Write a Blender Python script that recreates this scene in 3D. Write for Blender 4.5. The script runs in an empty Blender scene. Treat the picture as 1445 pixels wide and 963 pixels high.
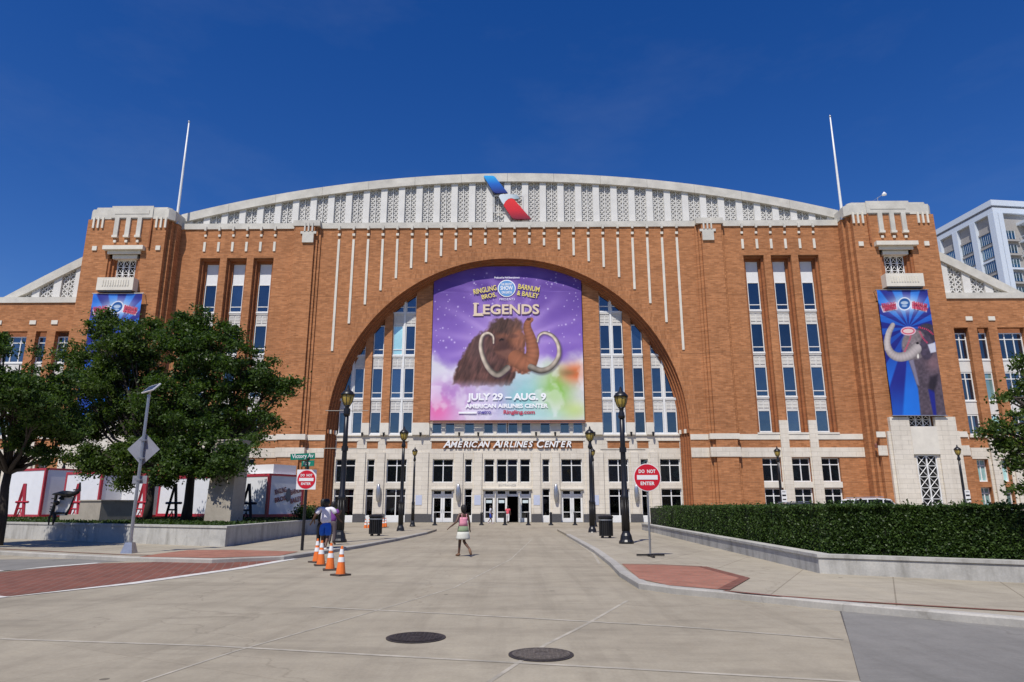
import bpy, bmesh, math, random
import numpy as np
from mathutils import Vector, Matrix
R_ = math.radians
rng = np.random.default_rng(7); random.seed(7)
SC = bpy.context.scene; COL = SC.collection
# ------------------------------------------------------------------ camera, sky, sun, exposure
F = 963.0; H = 1.6; PITCH = math.atan((715 - 481.5) / F); CP, SP = math.cos(PITCH), math.sin(PITCH)
cam = bpy.data.cameras.new('camera'); camo = bpy.data.objects.new('camera', cam); COL.objects.link(camo)
cam.sensor_width = 36; cam.lens = 36 * F / 1445; cam.clip_start = 0.1; cam.clip_end = 3000
camo.location = (0, 0, H); camo.rotation_euler = (math.pi / 2 + PITCH, 0, 0); SC.camera = camo
SUN_EL, SUN_AZ = 57, 22          # azimuth: degrees to the left of straight behind the camera
w = bpy.data.worlds.new('World'); SC.world = w; w.use_nodes = True
nt = w.node_tree; bg = nt.nodes['Background']
sky = nt.nodes.new('ShaderNodeTexSky'); sky.sky_type = 'NISHITA'; sky.sun_disc = False
sky.sun_elevation = R_(SUN_EL); sky.sun_rotation = R_(180 + SUN_AZ); sky.altitude = 300; sky.ozone_density = 3.0; sky.dust_density = 0.2; sky.air_density = 1.0
hs = nt.nodes.new('ShaderNodeHueSaturation'); hs.inputs['Saturation'].default_value = 1.37; hs.inputs['Hue'].default_value = 0.518; hs.inputs['Value'].default_value = 1.20
nt.links.new(sky.outputs[0], hs.inputs['Color'])
tc = nt.nodes.new('ShaderNodeTexCoord'); mp = nt.nodes.new('ShaderNodeMapping'); mp.inputs['Scale'].default_value = (1.6, 1.2, 4.0); mp.inputs['Rotation'].default_value = (0, 0.5, 0.3)
nz = nt.nodes.new('ShaderNodeTexNoise'); nz.inputs['Scale'].default_value = 1.6; nz.inputs['Detail'].default_value = 9; nz.inputs['Roughness'].default_value = 0.62
cr = nt.nodes.new('ShaderNodeValToRGB'); cr.color_ramp.elements[0].position = 0.53; cr.color_ramp.elements[1].position = 0.85
cr.color_ramp.elements[1].color = (0.055, 0.055, 0.055, 1)
mx = nt.nodes.new('ShaderNodeMixRGB'); mx.inputs[2].default_value = (5.5, 6.2, 7.0, 1)
nt.links.new(tc.outputs['Generated'], mp.inputs[0]); nt.links.new(mp.outputs[0], nz.inputs[0]); nt.links.new(nz.outputs[0], cr.inputs[0])
nt.links.new(cr.outputs[0], mx.inputs[0]); nt.links.new(hs.outputs[0], mx.inputs[1]); nt.links.new(mx.outputs[0], bg.inputs[0])
bg.inputs[1].default_value = 0.09
sun = bpy.data.lights.new('sun', 'SUN'); suno = bpy.data.objects.new('sun', sun); COL.objects.link(suno)
sun.energy = 4.6; sun.angle = R_(0.53); sun.color = (1.0, 0.95, 0.87)
sd = Vector((math.sin(R_(SUN_AZ)) * math.cos(R_(SUN_EL)), math.cos(R_(SUN_AZ)) * math.cos(R_(SUN_EL)), -math.sin(R_(SUN_EL))))
suno.rotation_euler = sd.to_track_quat('-Z', 'Y').to_euler(); suno.location = (-30, -40, 80)
SC.view_settings.view_transform = 'Standard'; SC.view_settings.look = 'None'; SC.view_settings.exposure = 0.0; SC.view_settings.gamma = 1.0
try: SC.view_settings.use_curve_mapping = False
except Exception: pass
SC.cycles.max_bounces = 6; SC.cycles.transparent_max_bounces = 8
# ------------------------------------------------------------------ pixel -> place (direction only; depth from ground or wall)
def ray(px, py):
    x, y = px - 722.5, 481.5 - py
    return (x, F * CP - y * SP, F * SP + y * CP)
def G(px, py, z=0.0):
    r = ray(px, py); t = (z - H) / r[2]; return (r[0] * t, r[1] * t)
def AT(px, py, Y):
    r = ray(px, py); t = Y / r[1]; return (r[0] * t, Y, r[2] * t + H)
DF = 71.32; FA = R_(0.9); UC = -0.53          # facade distance, its small turn, its centre
# ------------------------------------------------------------------ mesh helpers
class MB:
    def __init__(s): s.v = []; s.f = []
    def add(s, vs, fs):
        n = len(s.v); s.v += [tuple(a) for a in vs]; s.f += [tuple(i + n for i in q) for q in fs]; return s
    def box(s, x0, x1, y0, y1, z0, z1):
        return s.add([(x0,y0,z0),(x1,y0,z0),(x1,y1,z0),(x0,y1,z0),(x0,y0,z1),(x1,y0,z1),(x1,y1,z1),(x0,y1,z1)],
                     [(3,2,1,0),(4,5,6,7),(0,1,5,4),(1,2,6,5),(2,3,7,6),(3,0,4,7)])
    def quad(s, a, b, c, d): return s.add([a, b, c, d], [(0, 1, 2, 3)])
    def prism(s, poly, y0, y1):                 # outline in x,z pushed along y
        n = len(poly); vs = [(x, y0, z) for x, z in poly] + [(x, y1, z) for x, z in poly]
        return s.add(vs, [tuple(range(n)), tuple(range(2 * n - 1, n - 1, -1))] + [(i, i + n, (i + 1) % n + n, (i + 1) % n) for i in range(n)])
    def slab(s, poly, z0, z1):                  # outline in x,y pushed up
        n = len(poly); vs = [(x, y, z0) for x, y in poly] + [(x, y, z1) for x, y in poly]
        return s.add(vs, [tuple(range(n - 1, -1, -1)), tuple(range(n, 2 * n))] + [(i, (i + 1) % n, (i + 1) % n + n, i + n) for i in range(n)])
    def sheet(s, poly, z): return s.add([(x, y, z) for x, y in poly], [tuple(range(len(poly)))])
    def path(s, pts, rad, n=8, cap=True):
        pts = [Vector(p) for p in pts]; base = len(s.v); prev = None
        for i, p in enumerate(pts):
            d = (pts[min(i + 1, len(pts) - 1)] - pts[max(i - 1, 0)]).normalized()
            a = d.cross(Vector((0, 0, 1)) if abs(d.z) < 0.9 else Vector((1, 0, 0))).normalized()
            if prev is not None:
                q = (prev - d * prev.dot(d))
                if q.length > 1e-4: a = q.normalized()
            prev = a; b = d.cross(a); r = rad[i] if hasattr(rad, '__len__') else rad
            for k in range(n):
                t = 2 * math.pi * k / n; s.v.append(tuple(p + a * (r * math.cos(t)) + b * (r * math.sin(t))))
        for i in range(len(pts) - 1):
            for k in range(n):
                k2 = (k + 1) % n; s.f.append((base + i * n + k, base + i * n + k2, base + (i + 1) * n + k2, base + (i + 1) * n + k))
        if cap:
            s.f.append(tuple(base + k for k in range(n - 1, -1, -1))); s.f.append(tuple(base + (len(pts) - 1) * n + k for k in range(n)))
        return s
    def bar(s, a, b, wx, wy=None):               # square bar between two points
        return s.path([a, b], wx * 0.707, 4)
    def lathe(s, cx, cy, prof, n=16, sx=1, sy=1):
        base = len(s.v)
        for r, z in prof:
            for k in range(n):
                t = 2 * math.pi * k / n; s.v.append((cx + r * sx * math.cos(t), cy + r * sy * math.sin(t), z))
        for i in range(len(prof) - 1):
            for k in range(n):
                k2 = (k + 1) % n; s.f.append((base + i * n + k, base + i * n + k2, base + (i + 1) * n + k2, base + (i + 1) * n + k))
        s.f.append(tuple(base + k for k in range(n - 1, -1, -1))); s.f.append(tuple(base + (len(prof) - 1) * n + k for k in range(n)))
        return s
    def mesh(s, name, mat, smooth=False):
        me = bpy.data.meshes.new(name); me.from_pydata(s.v, [], s.f); me.update()
        if mat: me.materials.append(mat)
        if smooth: me.polygons.foreach_set('use_smooth', [True] * len(me.polygons))
        return me
    def build(s, name, mat, parent=None, smooth=False, loc=None):
        return link(name, s.mesh(name, mat, smooth), parent, loc)
def link(name, me, parent=None, loc=None):
    o = bpy.data.objects.new(name, me); COL.objects.link(o); o.parent = parent
    if loc: o.location = loc
    return o
def tag(o, label=None, cat=None, group=None, kind=None):
    for k, v in (('label', label), ('category', cat), ('group', group), ('kind', kind)):
        if v: o[k] = v
    return o
def thing(name, loc, label, cat, group=None, rz=0.0):
    o = bpy.data.objects.new(name, None); COL.objects.link(o); o.location = loc; o.rotation_euler = (0, 0, rz); o.empty_display_size = 0.3
    return tag(o, label, cat, group)
def struct(o): o['kind'] = 'structure'; return o
def copy_tree(o, parent=None):
    c = o.copy(); COL.objects.link(c); c.parent = parent
    for ch in o.children: copy_tree(ch, c)
    return c
# ------------------------------------------------------------------ materials
def lin(c): return tuple(((x / 255) / 12.92 if x / 255 <= 0.04045 else ((x / 255 + 0.055) / 1.055) ** 2.4) for x in c)
class N:
    def __init__(s, name):
        s.m = bpy.data.materials.new(name); s.m.use_nodes = True; s.t = s.m.node_tree; s.p = s.t.nodes['Principled BSDF']
        s.pos = s.n('NewGeometry').outputs['Position']
    def n(s, k, **kw):
        q = s.t.nodes.new('ShaderNode' + k)
        for a, b in kw.items():
            if hasattr(q, a): setattr(q, a, b)
            else: q.inputs[a].default_value = b
        return q
    def l(s, a, b): s.t.links.new(a, b); return b
    def noise(s, scale, detail=4, rough=0.55, stretch=None):
        q = s.n('TexNoise'); q.inputs['Scale'].default_value = scale; q.inputs['Detail'].default_value = detail; q.inputs['Roughness'].default_value = rough
        src = s.pos
        if stretch:
            m = s.n('Mapping'); m.inputs['Scale'].default_value = stretch; s.l(src, m.inputs[0]); src = m.outputs[0]
        s.l(src, q.inputs['Vector']); return q.outputs[0]
    def ramp(s, src, stops):
        q = s.n('ValToRGB'); e = q.color_ramp.elements
        while len(e) < len(stops): e.new(0.5)
        for i, (p, c) in enumerate(stops): e[i].position = p; e[i].color = (*c, 1) if len(c) == 3 else c
        s.l(src, q.inputs[0]); return q.outputs[0]
    def mix(s, fac, a, b, mode='MIX'):
        q = s.n('MixRGB', blend_type=mode)
        for i, v in ((0, fac), (1, a), (2, b)):
            if hasattr(v, 'links'): s.l(v, q.inputs[i])
            elif isinstance(v, (int, float)): q.inputs[i].default_value = v
            else: q.inputs[i].default_value = (*v, 1)
        return q.outputs[0]
    def bump(s, src, strength=0.3, dist=0.02):
        b = s.n('Bump'); b.inputs['Strength'].default_value = strength; b.inputs['Distance'].default_value = dist
        s.l(src, b.inputs['Height']); s.l(b.outputs[0], s.p.inputs['Normal'])
def setp(p, rough=0.6, metal=0.0, spec=0.5):
    p.inputs['Roughness'].default_value = rough; p.inputs['Metallic'].default_value = metal; p.inputs['Specular IOR Level'].default_value = spec
def plain(name, c, rough=0.6, metal=0.0, var=0.18, scale=3.0, spec=0.5, bump=0.0, stretch=None):
    a = N(name); c = tuple(c); d = tuple(x * (1 - var) for x in c); e = tuple(min(1, x * (1 + var * 0.6)) for x in c)
    f = a.noise(scale, 5, 0.6, stretch); a.l(a.ramp(f, [(0.3, d), (0.7, e)]), a.p.inputs['Base Color']); setp(a.p, rough, metal, spec)
    if bump: a.bump(f, bump, 0.02)
    return a.m
def vec_xz(a):                                    # wall coordinates: run along the wall, height
    sp = a.n('SeparateXYZ'); a.l(a.pos, sp.inputs[0]); ad = a.n('Math', operation='ADD'); a.l(sp.outputs[0], ad.inputs[0]); a.l(sp.outputs[1], ad.inputs[1])
    cb = a.n('CombineXYZ'); a.l(ad.outputs[0], cb.inputs[0]); a.l(sp.outputs[2], cb.inputs[1]); return cb.outputs[0], sp.outputs[2]
def brick_mat(name, c1, c2, mortar, bw=0.55, rh=0.17, ms=0.014, joints=(), streak=0.6):
    a = N(name); v, z = vec_xz(a); b = a.n('TexBrick'); a.l(v, b.inputs['Vector']); b.inputs['Scale'].default_value = 1
    b.inputs['Brick Width'].default_value = bw; b.inputs['Row Height'].default_value = rh; b.inputs['Mortar Size'].default_value = ms; b.inputs['Bias'].default_value = -0.1
    b.inputs['Color1'].default_value = (*c1, 1); b.inputs['Color2'].default_value = (*c2, 1); b.inputs['Mortar'].default_value = (*mortar, 1)
    mp = a.n('Mapping'); mp.inputs['Scale'].default_value = (1.1, 6.5, 1); a.l(v, mp.inputs[0])
    st = a.n('TexNoise'); st.inputs['Scale'].default_value = 1.3; st.inputs['Detail'].default_value = 6; a.l(mp.outputs[0], st.inputs[0])
    col = a.mix(streak, b.outputs[0], a.ramp(st.outputs[0], [(0.3, (0.66, 0.64, 0.62)), (0.72, (1.14, 1.14, 1.16))]), 'MULTIPLY')
    fine = a.noise(1.7, 5, .7, (1, 1, 2.2)); col = a.mix(.7 if streak > .3 else .25, col, a.ramp(fine, [(.3, (.78, .76, .75)), (.7, (1.12, 1.11, 1.08))]), 'MULTIPLY'); run = a.noise(1.0, 6, .7, (1.6, 1.6, .12)); col = a.mix(.55, col, a.ramp(run, [(.30, (.80, .78, .76)), (.52, (1, 1, 1))]), 'MULTIPLY')
    big = a.noise(0.16, 4, 0.6); col = a.mix(0.8, col, a.ramp(big, [(0.32, (0.84, 0.82, 0.8)), (0.7, (1.1, 1.08, 1.04))]), 'MULTIPLY')
    for j in joints:
        sb = a.n('Math', operation='SUBTRACT'); a.l(z, sb.inputs[0]); sb.inputs[1].default_value = j
        ab = a.n('Math', operation='ABSOLUTE'); a.l(sb.outputs[0], ab.inputs[0]); lt = a.n('Math', operation='LESS_THAN'); a.l(ab.outputs[0], lt.inputs[0]); lt.inputs[1].default_value = 0.028
        col = a.mix(lt.outputs[0], col, tuple(x * 0.45 for x in c1))
    a.l(col, a.p.inputs['Base Color']); setp(a.p, 0.85, 0, 0.25); a.bump(st.outputs[0], 0.35 * streak, 0.03); return a.m
M = {}
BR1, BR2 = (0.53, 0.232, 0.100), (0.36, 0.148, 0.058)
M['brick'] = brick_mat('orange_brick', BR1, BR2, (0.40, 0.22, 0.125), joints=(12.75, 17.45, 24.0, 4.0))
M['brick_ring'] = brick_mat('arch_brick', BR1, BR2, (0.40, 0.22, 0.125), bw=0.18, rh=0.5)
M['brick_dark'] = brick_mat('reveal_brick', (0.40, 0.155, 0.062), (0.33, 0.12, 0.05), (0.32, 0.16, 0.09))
M['stone'] = brick_mat('limestone_blocks', (0.73, 0.685, 0.60), (0.68, 0.635, 0.55), (0.44, 0.41, 0.355), bw=1.35, rh=0.47, ms=0.012, streak=0.14)
M['stone_plain'] = plain('limestone', (0.69, 0.645, 0.555), 0.8, var=0.12, scale=0.9, bump=0.1)
M['stone_white'] = plain('white_precast', (0.66, 0.645, 0.61), 0.8, var=0.08, scale=1.2)
M['cap'] = plain('cast_stone_cap', (0.57, 0.545, 0.485), 0.8, var=0.2, scale=0.7)
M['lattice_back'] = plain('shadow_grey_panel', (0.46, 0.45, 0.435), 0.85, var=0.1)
M['granite'] = plain('grey_granite', (0.085, 0.083, 0.085), 0.45, var=0.25, scale=9)
M['white'] = plain('white_painted_metal', (0.76, 0.76, 0.74), 0.45, var=0.06)
M['shade'] = plain('white_roller_shade', (0.74, 0.75, 0.76), 0.8, var=0.05)
M['black'] = plain('black_painted_iron', (0.012, 0.012, 0.014), 0.38, var=0.3, scale=12, spec=0.5)
M['dark'] = plain('dark_interior', (0.02, 0.019, 0.018), 0.9, var=0.3)
M['galv'] = plain('galvanised_steel', (0.45, 0.46, 0.48), 0.38, 0.85, 0.12, 6)
M['signback'] = plain('sign_back_aluminium', (0.30, 0.31, 0.35), 0.55, 0.4, 0.1, 5)
M['redframe'] = plain('rust_red_frame', (0.22, 0.07, 0.045), 0.6)
M['roofm'] = plain('pale_roof_membrane', (0.55, 0.54, 0.51), 0.7)
def glass(name, tint, refl, rough=0.02):
    a = N(name); t = a.t; out = [q for q in t.nodes if q.type == 'OUTPUT_MATERIAL'][0]
    f = a.mix(.55, a.noise(0.5, 4, 0.6), a.n('ObjectInfo').outputs['Random']); a.l(a.ramp(f, [(0.25, tuple(x * 0.35 for x in tint)), (0.6, tint), (0.85, tuple(x * 2.2 for x in tint))]), a.p.inputs['Base Color']); setp(a.p, 0.3, 0, 0.1)
    g = a.n('BsdfGlossy'); g.inputs['Color'].default_value = (0.80, 0.9, 1.0, 1); g.inputs['Roughness'].default_value = rough
    bp = a.n('Bump'); bp.inputs['Strength'].default_value = 0.16; bp.inputs['Distance'].default_value = 0.05; a.l(a.noise(0.9, 2), bp.inputs['Height']); a.l(bp.outputs[0], g.inputs['Normal'])
    mr = a.n('MapRange'); mr.inputs[3].default_value = refl * .55; mr.inputs[4].default_value = refl * 1.5; a.l(a.mix(.5, a.noise(.8, 5, .65), a.n('ObjectInfo').outputs['Random']), mr.inputs[0]); m = a.n('MixShader'); a.l(mr.outputs[0], m.inputs[0]); a.l(a.p.outputs[0], m.inputs[1]); a.l(g.outputs[0], m.inputs[2]); a.l(m.outputs[0], out.inputs[0]); return a.m
M['glass'] = glass('blue_tinted_glass', (0.010, 0.020, 0.045), 0.14)
M['glass_pale'] = glass('pale_teal_blind_glass', (0.24, 0.42, 0.42), 0.18)
M['glass_low'] = glass('dark_bronze_glass', (0.006, 0.007, 0.009), 0.10)
def clear_glass():
    a = N('clear_door_glass'); out = [q for q in a.t.nodes if q.type == 'OUTPUT_MATERIAL'][0]
    tr = a.n('BsdfTransparent'); tr.inputs[0].default_value = (0.42, 0.45, 0.46, 1); g = a.n('BsdfGlossy'); g.inputs['Roughness'].default_value = 0.02; g.inputs['Color'].default_value = (0.9, 0.95, 1, 1)
    m = a.n('MixShader'); m.inputs[0].default_value = 0.07; a.l(tr.outputs[0], m.inputs[1]); a.l(g.outputs[0], m.inputs[2]); a.l(m.outputs[0], out.inputs[0]); return a.m
M['glass_clear'] = clear_glass()
def leaf_mat(name, c1, c2, trans=0.35):
    a = N(name); out = [q for q in a.t.nodes if q.type == 'OUTPUT_MATERIAL'][0]
    g = a.n('NewGeometry'); f = a.mix(0.5, g.outputs['Random Per Island'], a.noise(0.9, 3))
    col = a.ramp(f, [(0.2, c1), (0.8, c2)]); a.l(col, a.p.inputs['Base Color']); setp(a.p, 0.48, 0, 0.28)
    tl = a.n('BsdfTranslucent'); a.l(a.mix(1.0, col, (1.3, 1.5, 0.5), 'MULTIPLY'), tl.inputs[0])
    m = a.n('MixShader'); m.inputs[0].default_value = trans; a.l(a.p.outputs[0], m.inputs[1]); a.l(tl.outputs[0], m.inputs[2]); a.l(m.outputs[0], out.inputs[0]); return a.m
M['leaf'] = leaf_mat('live_oak_leaves', (0.020, 0.046, 0.011), (0.085, 0.138, 0.026))
M['leaf2'] = leaf_mat('paler_oak_leaves', (0.024, 0.052, 0.012), (0.105, 0.155, 0.030))
M['hedge'] = leaf_mat('hedge_leaves', (0.014, 0.034, 0.008), (0.075, 0.130, 0.026), 0.22)
M['ivy'] = leaf_mat('ground_cover_leaves', (0.020, 0.040, 0.010), (0.060, 0.100, 0.022), 0.25)
M['bark'] = plain('dark_bark', (0.040, 0.031, 0.024), 0.9, var=0.4, scale=7, bump=0.5, stretch=(1, 1, 0.25))
def ground_mat(name, c, c2, stain, joint_w=None, ang=0.0, slab=(4.6, 4.6), jc=None, run=(1.9, .10, 1), rs=(.80, .79, .78)):
    a = N(name); n1 = a.noise(0.22, 8, 0.62); n2 = a.noise(2.2, 9, 0.7); n3 = a.noise(26, 4, 0.7)
    col = a.ramp(n1, [(0.28, c), (0.72, c2)])
    col = a.mix(0.8, col, a.ramp(n2, [(0.25, (0.80, 0.79, 0.78)), (0.55, (1, 1, 1)), (0.8, (1.08, 1.07, 1.05))]), 'MULTIPLY')
    col = a.mix(0.7, col, a.ramp(n3, [(0.25, (0.82, 0.82, 0.82)), (0.75, (1.1, 1.1, 1.1))]), 'MULTIPLY')
    sp = a.noise(0.8, 6, 0.75, (0.25, 1.0, 1)); col = a.mix(a.ramp(sp, [(0.50, (0, 0, 0)), (0.78, (0.75, 0.75, 0.75))]), col, stain)
    tk = a.noise(1.0, 6, .65, run); col = a.mix(.8, col, a.ramp(tk, [(.30, rs), (.5, (1, 1, 1)), (.75, (1.07, 1.06, 1.04))]), 'MULTIPLY')
    wp = a.n('Mapping'); a.l(a.pos, wp.inputs[0]); nn = a.n('TexNoise'); nn.inputs['Scale'].default_value = .6; nn.inputs['Detail'].default_value = 5; a.l(wp.outputs[0], nn.inputs[0]); ww = a.n('VectorMath', operation='MULTIPLY_ADD'); a.l(nn.outputs[1], ww.inputs[0]); ww.inputs[1].default_value = (2.5, 2.5, 0); a.l(a.pos, ww.inputs[2])
    vo = a.n('TexVoronoi', feature='DISTANCE_TO_EDGE'); vo.inputs['Scale'].default_value = .13; a.l(ww.outputs[0], vo.inputs['Vector']); col = a.mix(.35, col, a.ramp(vo.outputs['Distance'], [(.0, (.45, .42, .4)), (.0025, (1, 1, 1))]), 'MULTIPLY')
    v2 = a.n('TexVoronoi'); v2.inputs['Scale'].default_value = 1.1; a.l(a.pos, v2.inputs['Vector']); sz = a.n('SeparateColor'); a.l(v2.outputs['Color'], sz.inputs[0]); md = a.n('Math', operation='MULTIPLY'); a.l(sz.outputs[0], md.inputs[0]); md.inputs[1].default_value = .075; lt = a.n('Math', operation='LESS_THAN'); a.l(v2.outputs['Distance'], lt.inputs[0]); a.l(md.outputs[0], lt.inputs[1]); mm = a.n('Math', operation='MULTIPLY'); a.l(lt.outputs[0], mm.inputs[0]); a.l(sz.outputs[1], mm.inputs[1]); col = a.mix(mm.outputs[0], col, tuple(x * .55 for x in stain))
    if joint_w:
        m = a.n('Mapping'); m.inputs['Rotation'].default_value = (0, 0, ang); a.l(a.pos, m.inputs[0])
        b = a.n('TexBrick'); b.offset = 0; a.l(m.outputs[0], b.inputs['Vector']); b.inputs['Scale'].default_value = 1; b.inputs['Brick Width'].default_value = slab[0]; b.inputs['Row Height'].default_value = slab[1]
        b.inputs['Mortar Size'].default_value = joint_w; b.inputs['Mortar Smooth'].default_value = 0.3; b.inputs['Color1'].default_value = (1, 1, 1, 1); b.inputs['Color2'].default_value = (0.93, 0.93, 0.93, 1); b.inputs['Mortar'].default_value = (*(jc or (0.6, 0.58, 0.55)), 1)
        col = a.mix(1.0, col, b.outputs[0], 'MULTIPLY')
    a.l(col, a.p.inputs['Base Color']); setp(a.p, 0.85, 0, 0.3); a.bump(n3, 0.25, 0.01); return a.m
ST = math.atan2(-0.53, 1.0)                        # the street runs obliquely
M['road'] = ground_mat('road_concrete', (0.30, 0.262, 0.198), (0.405, 0.36, 0.277), (0.185, 0.16, 0.122), 0.014, -ST, (7.5, 5.2), (0.88, 0.87, 0.86))
M['lane'] = ground_mat('grey_lane_concrete', (0.195, 0.188, 0.175), (0.245, 0.235, 0.215), (0.14, 0.135, 0.125))
M['walk'] = ground_mat('sidewalk_concrete', (0.345, 0.307, 0.237), (0.425, 0.38, 0.297), (0.235, 0.205, 0.165), 0.014, -ST, (1.9, 1.9), (0.62, 0.6, 0.58))
M['kerb'] = ground_mat('kerb_concrete', (0.36, 0.345, 0.315), (0.46, 0.44, 0.40), (0.24, 0.225, 0.20))
M['planter'] = ground_mat('cast_concrete', (0.40, 0.395, 0.375), (0.53, 0.52, 0.485), (0.22, 0.215, 0.20), run=(2.2, 2.2, .5), rs=(.55, .54, .52))
M['planter_dark'] = ground_mat('beige_concrete', (0.36, 0.325, 0.265), (0.43, 0.39, 0.325), (0.28, 0.25, 0.21))
def paver_mat(name, c1, c2, mortar, ang):
    a = N(name); m = a.n('Mapping'); m.inputs['Rotation'].default_value = (0, 0, ang); a.l(a.pos, m.inputs[0]); b = a.n('TexBrick'); a.l(m.outputs[0], b.inputs['Vector']); b.inputs['Scale'].default_value = 1
    b.inputs['Brick Width'].default_value = 0.42; b.inputs['Row Height'].default_value = 0.21; b.inputs['Mortar Size'].default_value = 0.016; b.inputs['Color1'].default_value = (*c1, 1); b.inputs['Color2'].default_value = (*c2, 1); b.inputs['Mortar'].default_value = (*mortar, 1)
    n = a.noise(1.2, 7, 0.7); col = a.mix(0.9, b.outputs[0], a.ramp(n, [(0.3, (0.75, 0.74, 0.72)), (0.72, (1.15, 1.15, 1.16))]), 'MULTIPLY')
    a.l(col, a.p.inputs['Base Color']); setp(a.p, 0.85, 0, 0.25); a.bump(b.outputs['Fac'], 0.4, -0.01); return a.m
M['pavers'] = paver_mat('red_brick_pavers', (0.22, 0.085, 0.060), (0.17, 0.068, 0.050), (0.20, 0.125, 0.10), -ST + 0.75)
M['pavers_lt'] = paver_mat('salmon_brick_pavers', (0.37, 0.165, 0.115), (0.31, 0.135, 0.095), (0.27, 0.16, 0.12), -ST)
M['paint'] = plain('worn_white_road_paint', (0.62, 0.60, 0.56), 0.8, var=0.25, scale=5)
M['seal'] = plain('pale_joint_sealant', (0.40, 0.362, 0.295), 0.9, var=0.35, scale=2.5)
M['tar'] = plain('dark_stain', (0.10, 0.09, 0.08), 0.9, var=0.4, scale=9)
M['iron'] = plain('cast_iron', (0.055, 0.047, 0.045), 0.55, 0.4, 0.5, 30, bump=0.6)
M['letters'] = plain('white_channel_letters', (0.85, 0.85, 0.84), 0.35, var=0.03)
# ------------------------------------------------------------------ ground, road, pavements
E_ = Vector((0.884, -0.468))                       # direction of the street
def far(p, d): return (p[0] + E_.x * d, p[1] + E_.y * d)
def gl(pts, z=0.0): return [G(a, b, z) for a, b in pts]
road = struct(MB().sheet([(-900, -300), (900, -300), (900, 1500), (-900, 1500)], 0).build('road', M['road']))
lane = gl([(1186, 858), (1445, 881)]); a0 = G(1215, 963)
struct(MB().sheet([lane[0], lane[1], far(lane[1], 40), (far(a0, 45)[0], far(a0, 45)[1] - 6), (a0[0] - 0.6, a0[1] - 4), a0], 0.004).build('street_lane', M['lane']))
lf = gl([(0, 790), (120, 789), (215, 790), (139, 794.5), (0, 807)])
struct(MB().sheet([far(lf[0], -40), lf[0], lf[1], lf[2], lf[3], lf[4], far(lf[4], -40)], 0.004).build('street_lane', M['lane']))
KH = 0.12
kr = gl([(800, 754), (838, 775), (862, 793), (876, 807), (903, 822.5), (955, 829.5), (1050, 837.5), (1186, 851), (1445, 873)], KH)
struct(MB().slab([(kr[0][0], 47.5)] + kr + [far(kr[-1], 45), (70, 20), (70, 47.5)], -0.3, KH).build('pavement', M['walk']))
kl = gl([(0, 778), (80, 782), (180, 786.5), (300, 789), (400, 785), (430, 781), (470, 775), (510, 769), (560, 760), (603, 751)], KH)
struct(MB().slab([far(kl[0], -50)] + kl + [(kl[-1][0], 47.5), (-45, 66), (-66, 78)], -0.3, KH).build('pavement', M['walk']))
def kerb(pts, wd, side):
    m = MB(); n = len(pts); L = []
    for i, p in enumerate(pts):
        a, b = pts[max(i - 1, 0)], pts[min(i + 1, n - 1)]; d = Vector((b[0] - a[0], b[1] - a[1])).normalized(); q = Vector((-d.y, d.x)) * side
        L.append((p, (p[0] + q.x * wd, p[1] + q.y * wd), (p[0] - q.x * 0.03, p[1] - q.y * 0.03)))
    for i in range(n - 1):
        (p, q, o), (p2, q2, o2) = L[i], L[i + 1]
        m.quad((*o, KH - 0.02), (*o2, KH - 0.02), (*p2, KH + .006), (*p, KH + .006)); m.quad((*p, KH + .006), (*p2, KH + .006), (*q2, KH + .006), (*q, KH + .006)); m.quad((*o, -0.05), (*o2, -0.05), (*o2, KH - 0.02), (*o, KH - 0.02))
    return struct(m.build('kerb', M['kerb']))
kerb(kr + [far(kr[-1], 45)], 0.17, 1); kerb([far(kl[0], -50)] + kl, 0.17, 1)
def strip(name, pts, wd, z, mat):
    m = MB(); n = len(pts); P = []
    for i, p in enumerate(pts):
        a, b = pts[max(i - 1, 0)], pts[min(i + 1, n - 1)]; d = Vector((b[0] - a[0], b[1] - a[1])).normalized(); q = Vector((-d.y, d.x)) * wd / 2
        P.append(((p[0] + q.x, p[1] + q.y, z), (p[0] - q.x, p[1] - q.y, z)))
    for i in range(n - 1): m.quad(P[i][0], P[i + 1][0], P[i + 1][1], P[i][1])
    return struct(m.build(name, mat))
# gutter edge, brick edging, crosswalk and paint
strip('gutter', [(p[0] - 0.0, p[1]) for p in gl([(878, 812), (905, 829), (955, 835), (1050, 844), (1186, 858)])] + [G(1445, 880.5), far(G(1445, 880.5), 40)], 0.10, 0.009, M['seal'])
strip('brick_edging', gl([(1022, 834.5), (1100, 842), (1186, 848.5), (1445, 864)], KH) + [far(G(1445, 864, KH), 40)], 0.12, KH + 0.011, M['pavers'])
strip('brick_edging', [far(G(0, 775, KH), -40)] + gl([(0, 775), (80, 779), (180, 783.5), (215, 784)], KH), 0.14, KH + 0.011, M['pavers'])
cw = gl([(0, 808), (139, 795.5), (260, 792.5), (379, 791), (414, 788.5), (332, 802.5), (186, 822.5), (0, 843)])
struct(MB().sheet([far(cw[0], -25)] + cw + [far(cw[7], -25)], 0.005).build('brick_crosswalk', M['pavers']))
strip('crosswalk_line', [far(G(0, 844.5), -22)] + gl([(0, 844.5), (186, 824), (332, 803.5), (415, 789)]), 0.30, 0.010, M['paint'])
strip('crosswalk_line', [far(G(0, 807), -22)] + gl([(0, 807), (70, 800.5), (139, 795)]), 0.28, 0.010, M['paint'])
struct(MB().sheet(gl([(196, 786.5), (232, 781), (266, 777), (330, 776.5), (421, 779), (395, 785), (300, 788)], KH), KH + 0.012).build('brick_ramp', M['pavers_lt']))
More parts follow.
